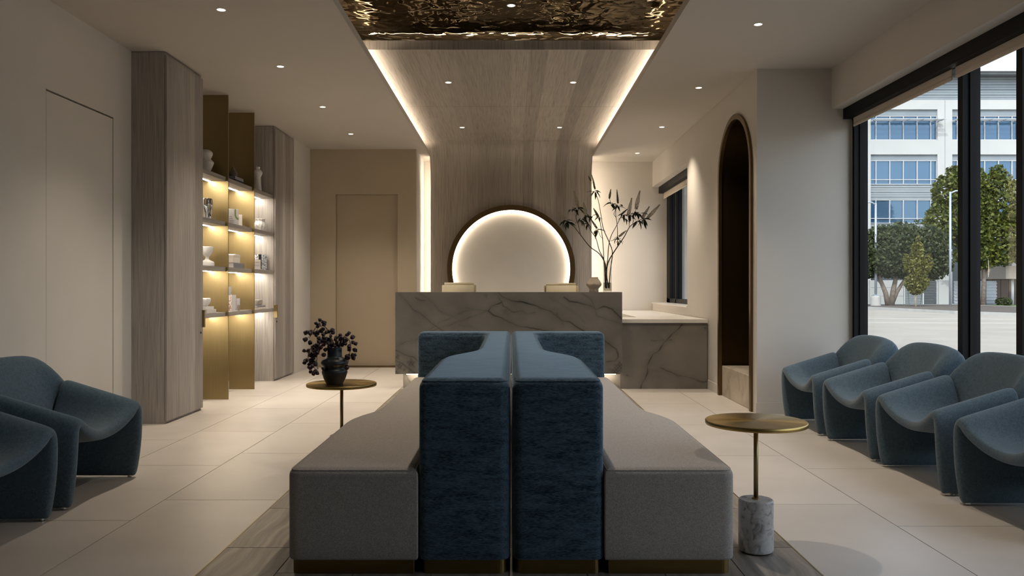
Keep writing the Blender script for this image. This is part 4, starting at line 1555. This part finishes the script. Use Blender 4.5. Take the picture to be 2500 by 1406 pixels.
def carton(x, y, z, w, d, h, rz, label, base=PAPER):
    """box carton with printed front; local front is -y"""
    t = empty('carton', (x, y, z), label, 'carton', 'cartons on the shelf', rz=rz)
    box('body', -w / 2, w / 2, -d / 2, d / 2, 0, h, base, t, bev=0.0012, seg=1, world=False)
    return t


GREENP = plain('green_print', (0.24, 0.30, 0.12), 0.6)
TEALP = plain('teal_print', (0.10, 0.36, 0.36), 0.6)
INK = plain('grey_ink', (0.10, 0.10, 0.12), 0.7)
c1 = carton(-2.925, 8.46, B_, 0.105, 0.05, 0.168, 0.55, 'taller white carton with a green curve on the second shelf')
bm = bmesh.new()
for (a0, a1) in [(PI + 0.0, PI * 1.52)]:
    secs = []
    for k in range(13):
        a = a0 + (a1 - a0) * k / 12
        cx_, cz_ = 0.053, 0.115
        secs.append([(cx_ + r_ * math.cos(a) * 0.9, yy, cz_ + r_ * math.sin(a) * 1.35) for (r_, yy) in ((0.030, -.0252), (0.046, -.0252), (0.046, -.0262), (0.030, -.0262))])
    secs.insert(0, [(p[0], p[1], 0.166) for p in secs[0]])
    bm = loft_bm(secs)
for v in bm.verts: v.co.x = min(v.co.x, 0.052)
obj('print', bm, GREENP, c1, world=False)
for (z_, L, h_) in ((.086, .028, .004), (.066, .034, .004), (.049, .050, .002), (.043, .046, .002), (.034, .052, .002), (.028, .040, .002), (.020, .05, .002)):
    box('print', -.043, -.043 + L, -.0262, -.0252, z_, z_ + h_, INK, c1, world=False)
c2 = carton(-2.955, 8.745, B_, 0.062, 0.062, 0.135, 0.30, 'smaller white carton with a teal ring on the second shelf', PAPERC)
for (z_, L) in ((.100, .030), (.094, .034), (.080, .026), (.074, .03), (.03, .02)):
    box('print', -.024, -.024 + L, -.0322, -.0312, z_, z_ + .0016, INK, c2, world=False)
secs = []
for k in range(21):
    a = 2 * PI * k / 20
    secs.append([(x_, r_ * math.cos(a) * 0.8, .066 + r_ * 1.2 * math.sin(a)) for (r_, x_) in ((.014, .0312), (.018, .0312), (.018, .0322), (.014, .0322))])
obj('print', loft_bm(secs, cap=False), TEALP, c2, world=False)
for z_ in (.104, .098): box('print', .0312, .0322, -.016, .016, z_, z_ + .003, INK, c2, world=False)


def facet(a, z):
    return 1 + 0.06 * math.sin(6 * a + 55 * z) * math.cos(70 * z + 2 * a) + 0.03 * math.sin(13 * a - 40 * z)


fp = smooth_prof([(.045, 0), (.060, .012), (.078, .055), (.074, .085), (.056, .115), (.050, .130), (.055, .150), (.046, .150), (.042, .11)], 5)
o = lathe_thing('faceted_vase', -2.958, 9.49, B_, fp, WHITEC, 'round crumpled white vase on the second shelf', 'vase', segs=44, rfun=facet)
o.data.polygons.foreach_set('use_smooth', [False] * len(o.data.polygons))

# head shaped goblet sculpture: bowl, neck and shoulders, one body
bust = smooth_prof([(.034, .0), (.060, .002), (.062, .030), (.056, .048), (.030, .062), (.019, .072), (.018, .092), (.024, .100), (.044, .125), (.058, .160), (.0605, .190), (.057, .190), (.053, .160), (.036, .125), (.004, .110)], 4)
lathe_thing('bust_goblet', -2.970, 7.86, C_, bust, WHITEG, 'white goblet sculpture shaped like head and shoulders', 'sculpture', segs=44,
            rfun=lambda a, z: (1 + (0.12 * math.cos(2 * a) if z < .05 else 0.05 * math.cos(a - 2.2) if z > .1 else 0)))
book_flat(-3.07, -2.885, 8.37, 8.70, C_ + 0.0005, 0.052, GREYB, 'thick pale book under the lidded box on the third shelf', pages=PAPER)
bx = empty('keepsake_box', (-2.975, 8.475, C_ + .053), 'pale stone box with a curved lid on a book', 'box')
z0 = C_ + .053
box('body', -3.07, -2.888, 8.375, 8.575, z0, z0 + .064, PAPERC, bx, bev=.002, seg=1)
lid = bmesh.new()
secs = []
for k in range(9):
    f = k / 8
    y_ = 8.372 + 0.206 * f
    zt = z0 + .084 + 0.010 * math.sin(PI * f)
    secs.append([(-3.073, y_, z0 + .065), (-2.885, y_, z0 + .065), (-2.885, y_, zt), (-3.073, y_, zt)])
auto_smooth(obj('lid', loft_bm(secs), PAPERC, bx), 30)

P_NAVY = printed('navy_floral_print', (0.72, 0.72, 0.72), (0.05, 0.05, 0.12), 48, .55)
P_BLUE = printed('blue_floral_print', (0.66, 0.68, 0.70), (0.10, 0.11, 0.20), 60, .53)
P_CORAL = printed('coral_floral_print', (0.74, 0.70, 0.68), (0.36, 0.14, 0.09), 52, .54)
P_SLATE = printed('slate_floral_print', (0.30, 0.33, 0.40), (0.06, 0.07, 0.12), 50, .52)
book_up(-2.955, 9.47, C_, 0.060, 0.06, 0.185, P_NAVY, 'navy patterned book with dark edge standing on the third shelf', rz=-0.35, spine=DARKB)
book_up(-2.930, 9.57, C_, 0.070, 0.055, 0.185, P_BLUE, 'blue flower patterned book standing by the far cabinet', rz=-0.45)
cd = empty('table_card', (-2.893, 9.16, C_), 'small white card with printed lines on the third shelf', 'card', rz=0.25)
box('sheet', -0.036, 0.040, -0.004, 0.0, 0.0, 0.112, PAPER, cd, world=False)
for (z_, h_, x0_, x1_, mt) in ((.075, .012, -.030, .030, INK), (.060, .002, -.032, .03, INK), (.040, .010, -.034, -.020, plain('violet_print', (0.25, 0.16, 0.36), 0.7)), (.038, .010, -.016, .028, plain('lilac_print', (0.5, 0.46, 0.56), 0.7))):
    if h_ == .012:
        for k in range(6):                                  # row of capital strokes
            xx = x0_ + k * .0105
            box('print', xx, xx + .003, -.0046, -.004, z_, z_ + h_, mt, cd, world=False)
            box('print', xx, xx + .007, -.0046, -.004, z_ + h_ - .003, z_ + h_, mt, cd, world=False)
    else:
        box('print', x0_, x1_, -.0046, -.004, z_, z_ + h_, mt, cd, world=False)
box('foot', -0.036, 0.055, -0.012, 0.03, 0.0, 0.006, PAPER, cd, world=False)

book_flat(-3.06, -2.880, 7.63, 7.86, D_ + .0005, 0.036, PAPERC, 'lower cream book under the scalloped bowl', pages=PAPER)
book_flat(-3.06, -2.892, 7.62, 7.83, D_ + .037, 0.026, PAPER, 'upper white book under the scalloped bowl', pages=PAPER)
lathe_thing('scalloped_bowl', -2.972, 7.735, D_ + .0635, smooth_prof([(.040, 0), (.052, .004), (.074, .035), (.080, .062), (.074, .078), (.066, .078), (.068, .055), (.045, .014), (.003, .010)]),
            WHITEC, 'white pleated bowl on two books on the lowest shelf', 'bowl', segs=72, rfun=lambda a, z: 1 + 0.055 * math.cos(12 * a + 20 * z) * (z / .08))
book_up(-2.985, 8.51, D_, 0.075, 0.06, 0.255, P_NAVY, 'tallest patterned book standing on the lowest middle shelf', rz=-0.45, spine=PAPER)
book_up(-2.920, 8.475, D_, 0.060, 0.05, 0.168, P_CORAL, 'coral patterned book in front of the tallest one', rz=-0.5, spine=PAPER)
book_up(-2.925, 8.625, D_, 0.055, 0.06, 0.130, P_SLATE, 'short slate patterned book on the lowest middle shelf', rz=-0.5, spine=PAPER)
ACR = plain('smoke_block', (0.36, 0.31, 0.26), 0.3)
for (x_, y_, lb) in ((-2.965, 8.40, 'small smoky bookend block left of the coral book'), (-2.890, 8.535, 'small smoky bookend block between the coral and slate books')):
    b_ = box('bookend', x_ - .012, x_ + .012, y_ - .012, y_ + .012, D_ + .0003, D_ + .063, ACR, bev=.002, seg=1)
    tag(b_, lb, 'bookend', 'bookend blocks')
book_flat(-3.05, -2.885, 9.17, 9.455, D_ + .0005, 0.019, PAPERC, 'lower book under the marbled bowl', pages=PAPERC)
book_flat(-3.05, -2.885, 9.17, 9.45, D_ + .020, 0.017, GREYB, 'upper slate book under the marbled bowl', pages=PAPER)
lathe_thing('marbled_bowl', -2.955, 9.36, D_ + .0375, smooth_prof([(.036, 0), (.048, .005), (.060, .035), (.062, .062), (.058, .062), (.055, .035), (.003, .010)]),
            marble('marbled_glaze', (0.45, 0.40, 0.34), (0.12, 0.11, 0.09), 20, 0.3), 'small marbled bowl on two books on the lowest shelf', 'bowl')

# ================================================================= outdoors
GZ = -0.12
CONC = plain('concrete_paving', (0.30, 0.268, 0.225), 0.85, var=0.10, nscale=0.5, bump=0.05, bscale=20)
CURB = plain('curb_concrete', (0.36, 0.35, 0.33), 0.85, var=0.08, nscale=2)
MULCH = plain('mulch', (0.08, 0.063, 0.05), 0.95, var=0.4, nscale=9)
LAWN = plain('lawn', (0.06, 0.10, 0.025), 0.95, var=0.35, nscale=5)
STUCCO = plain('white_stucco', (0.40, 0.405, 0.40), 0.85, var=0.03, nscale=0.4)
SPAND = plain('grey_spandrel', (0.19, 0.22, 0.245), 0.7, var=0.08, nscale=0.6)
OVERHANG_SHADE = plain('overhang_shadow_tone', (0.12, 0.13, 0.14), 0.6)
MULLW = plain('white_mullion', (0.44, 0.45, 0.46), 0.5)
LOUV = plain('grey_louver', (0.22, 0.245, 0.26), 0.5, var=0.06, nscale=0.8)
LOUVD = plain('dark_louver', (0.07, 0.08, 0.09), 0.4)
POLE = plain('galvanised_pole', (0.33, 0.36, 0.40), 0.4, metal=0.2)
SHADEM = plain('sunshade_metal', (0.45, 0.47, 0.48), 0.4, metal=0.4)
m, n, l, p = new_mat('blue_pane')
p.inputs['Base Color'].default_value = (0.045, 0.105, 0.185, 1)
p.inputs['Roughness'].default_value = 0.06
p.inputs['Specular IOR Level'].default_value = 0.8
p.inputs['Metallic'].default_value = 0.35
BPANE = m

gnd = box('ground', 3.31, 140, -40, 140, GZ - 0.2, GZ, CONC)
tag(gnd, kind='structure')
gnd2 = box('ground', -40, 3.31, 12.85, 140, GZ - 0.2, GZ - 0.001, CONC)
tag(gnd2, kind='structure')


def gp(x, y, z=GZ):
    """photo pixel on the outdoor ground"""
    D = (CH - z) * FPX / (y - CY)
    return ((x - CX) / FPX * D, D)


bed = [gp(2000, 752), gp(2060, 752.5), gp(2115, 754), gp(2330, 766), gp(2480, 772), gp(2600, 776), gp(2600, 757), gp(2480, 753), gp(2330, 748), gp(2000, 747)]
cx_ = sum(p[0] for p in bed) / len(bed); cy_ = sum(p[1] for p in bed) / len(bed)
ins = [(cx_ + (p[0] - cx_) * 0.985, cy_ + (p[1] - cy_) * 0.955) for p in bed]
pb = empty('planting_bed', (cx_, cy_, GZ), 'mulched planting bed with a pale concrete kerb outside', 'planting bed')
for i in range(len(bed)):
    j = (i + 1) % len(bed)
    obj('kerb', prism_bm([bed[i], bed[j], ins[j], ins[i]], GZ, GZ + 0.14, 'z'), CURB, pb)
obj('soil', prism_bm(ins, GZ, GZ + 0.12, 'z'), MULCH, pb)
for i, (ya, yb_) in enumerate(((776.5, 778.0), (786.0, 788.5))):
    a, b, c, d = gp(2090, ya), gp(2520, ya + 2), gp(2520, yb_ + 2), gp(2090, yb_)
    o = obj('parking_line', prism_bm([a, b, c, d], GZ, GZ + 0.006, 'z'), plain('faded_line_paint', (0.35, 0.325, 0.285), 0.8))
    tag(o, 'faded white parking line %s' % ('farther from the window' if i == 0 else 'nearer to the window'), 'road marking', 'parking lines')
o = box('lawn_strip', 14, 60, 54.2, 55.4, GZ, GZ + 0.06, LAWN)
tag(o, 'thin green lawn strip along the far wall outside', 'lawn')

DB = 62.0
bld = empty('office_building', (33, DB, GZ), 'white four storey office building with blue windows outside', 'building')


def fx(x): return (x - CX) / FPX * DB
def fz(y): return CH - (y - CY) / FPX * DB


def fbox(name, xa, xb, ya, yb_, d0, d1, mat, parent=None):
    """facade box: photo columns xa..xb, rows ya..yb, from d0 in front of the facade plane to d1 behind"""
    return box(name, fx(xa), fx(xb), DB + d0, DB + d1, fz(yb_), fz(ya), mat, parent or bld)


FX0, FX1 = 1650, 3000
fbox('roof_edge', FX0, FX1, 174, 181, -0.9, 8, MULLW)
fbox('overhang_shadow', FX0, FX1, 181, 187, -0.7, 8, OVERHANG_SHADE)  # dark strip painting in the shadow under the roof overhang
fbox('core', FX0, FX1, 187, 760, 0.9, 8, plain('dark_interior', (0.05, 0.06, 0.07), 0.8))
for k in range(9):
    fbox('louver_band', FX0, FX1, 187.5 + k * 6.3, 193 + k * 6.3, 0.10 + (k % 2) * 0.03, 0.9, SPAND)
fbox('wall_band', FX0, FX1, 244, 267, 0, 0.9, STUCCO)
fbox('wall_band', FX0, FX1, 342, 377, 0, 0.9, STUCCO)
bayx = [2126 + 199 * k for k in range(-2, 4)]
for k, b0 in enumerate(bayx):
    b1 = b0 + 163
    fbox('pier', b1, b0 + 199, 267, 342, 0, 0.9, STUCCO)
    fbox('pier', b1, b0 + 199, 377, 760, 0, 0.9, STUCCO)
    fbox('pier_joint', b1 + 17.5, b1 + 18.5, 245, 545, -0.01, 0.1, SPAND)
    for (s0, s1) in ((267, 281), (377, 391)):
        fbox('spandrel', b0, b1, s0, s1, 0.15, 0.9, SPAND)
    for j in range(6):
        fbox('louver_band', b0, b1, 452 + j * 5.8, 457.2 + j * 5.8, 0.12 + (j % 2) * 0.03, 0.9, LOUV)
    for j in range(5):
        fbox('louver_band', b0, b1, 547 + j * 7, 553 + j * 7, 0.12 + (j % 2) * 0.03, 0.9, LOUV)
    for (w0, w1, tr) in ((282, 341, 293), (391, 450, 438), (487, 545, 533)):
        f = bmesh.new()
        cuts = [0, 14.5, 48.5, 81.5, 115.5, 148.5, 163]
        for c in cuts:
            add_box(f, fx(b0 + c - 0.8), fx(b0 + c + 0.8), DB + 0.12, DB + 0.3, fz(w1), fz(w0))
        for r_ in (w0 + 0.6, tr, w1 - 0.6):
            add_box(f, fx(b0), fx(b1), DB + 0.13, DB + 0.29, fz(r_ + 0.8), fz(r_ - 0.8))
        wnd = obj('window', f, MULLW, bld)
        for i in range(6):
            for (r0, r1) in ((w0 + 1.4, tr - 0.8), (tr + 0.8, w1 - 1.4)):
                fbox('pane', b0 + cuts[i] + 0.8, b0 + cuts[i + 1] - 0.8, r0, r1, 0.22, 0.26, BPANE, wnd)
    # sunshade of the top floor
    f = bmesh.new()
    for j in range(3):
        add_box(f, fx(b0 - 3), fx(b1 + 8), DB - 0.9 + j * 0.28, DB - 0.75 + j * 0.28, fz(296.5), fz(295))
    for c in (0, 48.5, 81.5, 115.5, 148.5, 163):
        add_box(f, fx(b0 + c - 0.5), fx(b0 + c + 0.5), DB - 0.9, DB + 0.2, fz(298), fz(294.5))
    obj('sunshade', f, SHADEM, bld)

# wall, gates and canopy at ground level
DS = 55.6


def sx(x): return (x - CX) / FPX * DS
def szz(y): return CH - (y - CY) / FPX * DS


scr = empty('service_wall', (sx(2160), DS, GZ), 'white panelled service wall behind the multi-stem tree', 'wall')
for (a, b) in ((1980, 2050), (2050, 2123), (2123, 2206)):
    for (c, d) in ((684, 702), (702.6, 722), (722.6, 745.8)):
        box('panel', sx(a + .4), sx(b - .4), DS, DS + 0.3, szz(d), szz(c), STUCCO, scr)
gate = empty('louver_gate', (sx(2248), DS, GZ), 'grey metal louver gates in the service wall', 'gate')
for (a, b, mt) in ((2210, 2233, LOUV), (2235, 2253, LOUV), (2256, 2287, LOUVD)):
    for k in range(15):
        y0 = 686 + k * 3.9
        box('slat', sx(a), sx(b), DS + 0.05, DS + 0.12, szz(y0 + 3.0), szz(y0), mt, gate)
for a in (2207, 2233.2, 2253.2, 2287):
    box('gate_post', sx(a), sx(a + 2.6), DS, DS + 0.18, szz(745.8), szz(684), MULLW, gate)
box('backing', sx(2207), sx(2289), DS + 0.2, DS + 0.3, szz(745.8), szz(684), GAP, gate)
o = box('concrete_pier', sx(2290), sx(2317), DS - 0.1, DS + 0.4, szz(745.8), szz(684), STUCCO)
tag(o, 'pale concrete pier beside the louver gates', 'pier')
cf = empty('corrugated_fence', (sx(2400), DS, GZ), 'silver corrugated metal fence seen past the window mullion', 'fence')
for k in range(15):
    y0 = 686 + k * 3.95
    box('slat', sx(2330), sx(2434), DS + (0.0 if k % 2 else 0.06), DS + 0.14, szz(y0 + 3.7), szz(y0), POLE, cf)
box('fence_post', sx(2404), sx(2407), DS - 0.06, DS + 0.16, szz(745.8), szz(685), LOUVD, cf)
cnp = empty('entrance_canopy', (sx(2480), DS + 1, GZ), 'beige canopy on a round column over the far entrance', 'canopy')
box('canopy_slab', sx(2434), sx(2700), DS - 1.0, DS + 4, szz(681), szz(650), plain('beige_canopy', (0.33, 0.29, 0.25), 0.8), cnp)
bmq = bmesh.new(); add_tube(bmq, [(sx(2463), DS - 0.4, GZ), (sx(2463), DS - 0.4, szz(681))], 0.09, segs=14)
obj('column', bmq, MULLW, cnp, smooth=True)
for k in range(5):
    box('pane', sx(2436 + k * 20), sx(2454.5 + k * 20), DS + 1.5, DS + 1.56, szz(748), szz(681), plain('brown_pane', (0.10, 0.07, 0.065), 0.1), cnp)


def lamp_post(x, yt, yb_, D, arm, label, base):
    b_ = px(x, yb_, D)
    tz = px(x, yt, D).z
    t = empty('lamp_post', (b_.x, D, GZ + 0.1), label, 'lamp post', 'parking lot lamp posts')
    if base:
        obj('footing', lathe_bm([(0.30, GZ), (0.30, px(x, 724, D).z - .02), (0.28, px(x, 723, D).z)], 24, (b_.x, D, 0)), CURB, t)
        z0_ = px(x, 723, D).z
        box('base_plate', b_.x - .15, b_.x + .15, D - .15, D + .15, z0_, z0_ + .09, POLE, t)
    else:
        z0_ = GZ + 0.1
    bm = bmesh.new(); add_tube(bm, [(b_.x, D, z0_), (b_.x, D, tz)], 0.075, 0.06, 12)
    obj('pole', bm, POLE, t, smooth=True)
    bm = bmesh.new(); add_tube(bm, [(b_.x, D, tz - 0.1), (b_.x + arm * 0.25, D, tz + 0.05), (b_.x + arm * 1.0, D, tz + 0.07)], 0.05, segs=8)
    obj('arm', bm, POLE, t, smooth=True)
    box('lamp_head', b_.x + arm * 0.95 - 0.3, b_.x + arm * 0.95 + 0.3, D - 0.14, D + 0.14, tz + 0.01, tz + 0.11, POLE, t, bev=0.02)
    return t


lamp_post(2138, 496, 745, 50.0, -1.0, 'lamp post on a concrete footing left of the multi-stem tree', True)
lamp_post(2320, 468, 745, 48.5, 1.3, 'lamp post right of the young tree, near the window mullion', False)


def foliage(name, blobs, n, size, mat, parent, seed):
    r = np.random.default_rng(seed)
    w = np.array([b[3] * b[4] * b[5] for b in blobs]); w = w / w.sum()
    idx = r.choice(len(blobs), n, p=w)
    B = np.array(blobs)[idx]
    d = r.normal(size=(n, 3)); d /= np.linalg.norm(d, axis=1)[:, None]
    rad = r.uniform(0.35, 1.0, n) ** 0.5
    C = B[:, :3] + d * B[:, 3:6] * rad[:, None]
    nrm = r.normal(size=(n, 3)); nrm[:, 2] += 0.6; nrm[:, 1] -= 0.4
    nrm /= np.linalg.norm(nrm, axis=1)[:, None]
    t = np.cross(nrm, r.normal(size=(n, 3))); t /= np.linalg.norm(t, axis=1)[:, None]
    b = np.cross(nrm, t)
    s = size * r.uniform(0.6, 1.3, n)[:, None]
    V = np.stack([C - t * s, C - b * s * 0.55, C + t * s, C + b * s * 0.55], 1).reshape(-1, 3)
    F = np.arange(4 * n).reshape(-1, 4)
    me = bpy.data.meshes.new(name)
    me.vertices.add(4 * n); me.vertices.foreach_set('co', V.ravel())
    me.loops.add(4 * n); me.loops.foreach_set('vertex_index', F.ravel())
    me.polygons.add(n); me.polygons.foreach_set('loop_start', np.arange(n) * 4); me.polygons.foreach_set('loop_total', np.full(n, 4))
    me.update(calc_edges=True)
    o = link_mesh(name, me, mat, parent)
    o['kind'] = 'stuff'
    return o


def blob(x, y, D, rx, ry, rd=None, dd=0):
    c = px(x, y, D + dd)
    k = D / FPX
    return (c.x, c.y, c.z, rx * k, (rd or rx) * k, ry * k)


BARKO = plain('grey_bark', (0.16, 0.125, 0.10), 0.9, var=0.3, nscale=6)
L_OLIVE = leaf_mat('olive_leaf', (0.018, 0.028, 0.010), (0.085, 0.105, 0.042))
L_MAPLE = leaf_mat('maple_leaf', (0.018, 0.034, 0.005), (0.14, 0.155, 0.025))
L_YOUNG = leaf_mat('young_leaf', (0.055, 0.06, 0.012), (0.18, 0.17, 0.04))
D1 = 50.5
tA = empty('oak_tree', tuple(px(2172, 747, D1)), 'broad olive green tree with several slanting trunks outside', 'tree')
foliage('foliage', [blob(2150, 610, D1, 52, 62, 40), blob(2200, 590, D1, 62, 50, 40), blob(2265, 610, D1, 58, 62, 40), blob(2235, 655, D1, 70, 28, 40), blob(2120, 640, D1, 45, 40, 40),
                    blob(2285, 645, D1, 40, 38, 40), blob(2175, 640, D1, 60, 40, 40)], 15000, 0.125, L_OLIVE, tA, 3)
bm = bmesh.new()
for (pts, r0, r1) in (([(2168, 747), (2162, 715), (2152, 690), (2140, 660), (2128, 620)], .17, .07), ([(2176, 747), (2180, 712), (2186, 685), (2192, 650), (2200, 590)], .19, .07),
                      ([(2178, 740), (2190, 712), (2204, 690), (2230, 655), (2262, 620)], .14, .05), ([(2160, 705), (2148, 690), (2135, 678)], .07, .03)):
    add_tube(bm, [px(a, b, D1) for a, b in pts], r0, r1, 9)
obj('trunk', bm, BARKO, tA, smooth=True)
D2 = 53.6
tB = empty('maple_tree', tuple(px(2400, 747, D2)), 'tall yellow green tree behind the window mullion', 'tree')
foliage('foliage', [blob(2315, 470, D2, 38, 48, 40), blob(2360, 450, D2, 50, 55, 40), blob(2305, 540, D2, 45, 55, 40), blob(2370, 540, D2, 65, 80, 50), blob(2440, 490, D2, 42, 80, 40),
                    blob(2436, 425, D2, 20, 26, 20), blob(2450, 590, D2, 60, 60, 45), blob(2390, 620, D2, 60, 40, 40), blob(2500, 560, D2, 50, 80, 40), blob(2255, 540, D2, 25, 8, 14),
                    blob(2330, 420, D2, 22, 16, 18)], 20000, 0.14, L_MAPLE, tB, 5)
bm = bmesh.new()
add_tube(bm, [px(2400, 747, D2), px(2402, 680, D2), px(2398, 600, D2), px(2400, 480, D2)], .16, .05, 9)
add_tube(bm, [px(2400, 680, D2), px(2440, 600, D2), px(2450, 500, D2)], .09, .03, 8)
add_tube(bm, [px(2400, 660, D2), px(2350, 590, D2), px(2320, 500, D2)], .09, .03, 8)
obj('trunk', bm, BARKO, tB, smooth=True)
D3 = 47.5
tC = empty('young_tree', tuple(px(2236, 752, D3)), 'young slender yellow green tree in the planting bed', 'tree')
foliage('foliage', [blob(2238, 690, D3, 30, 24, 20), blob(2240, 655, D3, 30, 26, 20), blob(2240, 620, D3, 16, 34, 12), blob(2242, 590, D3, 6, 20, 6), blob(2214, 640, D3, 9, 22, 8),
                    blob(2268, 640, D3, 9, 22, 8), blob(2236, 708, D3, 20, 12, 14)], 5200, 0.085, L_YOUNG, tC, 9)
bm = bmesh.new(); add_tube(bm, [px(2236, 752, D3), px(2235, 710, D3), px(2238, 650, D3), px(2241, 590, D3)], .055, .015, 8)
obj('trunk', bm, plain('pale_bark', (0.40, 0.34, 0.26), 0.9), tC, smooth=True)
for (x, lb, i) in ((2220, 'left dark stake beside the young tree', 0), (2247, 'right dark stake beside the young tree', 1)):
    bm = bmesh.new(); a = px(x, 751, D3 + .2); b = px(x + (4 if i else -3), 712, D3 + .2)
    add_tube(bm, [a, b], 0.02, segs=6)
    tag(obj('tree_stake', bm, LOUVD), lb, 'stake', 'tree stakes')
sB = empty('shrub', tuple(px(2451, 747, 54.5)), 'round dark green shrub beside the corrugated fence', 'shrub')
foliage('foliage', [blob(2451, 737, 54.5, 20, 11, 16)], 1500, 0.07, L_OLIVE, sB, 12)
bm = bmesh.new(); add_tube(bm, [px(2451, 748, 54.5), px(2451, 738, 54.5)], 0.05, segs=6)
obj('stem', bm, BARKO, sB)
# tree seen through the small window behind the desk
D4 = 26.0
tD = empty('hedge_tree', (5.4, D4, GZ), 'light green tree filling the small window behind the desk', 'tree')
foliage('foliage', [(5.3, D4, 2.2, 1.6, 1.4, 2.0), (5.7, D4 + .5, 4.4, 1.4, 1.3, 1.8), (4.6, D4, 3.4, 1.2, 1.2, 1.6)], 9000, 0.10, leaf_mat('light_leaf', (0.06, 0.085, 0.03), (0.20, 0.24, 0.12)), tD, 15)
bm = bmesh.new(); add_tube(bm, [(5.4, D4, GZ), (5.35, D4, 1.6), (5.3, D4, 4.0)], .12, .04, 8)
obj('trunk', bm, BARKO, tD, smooth=True)
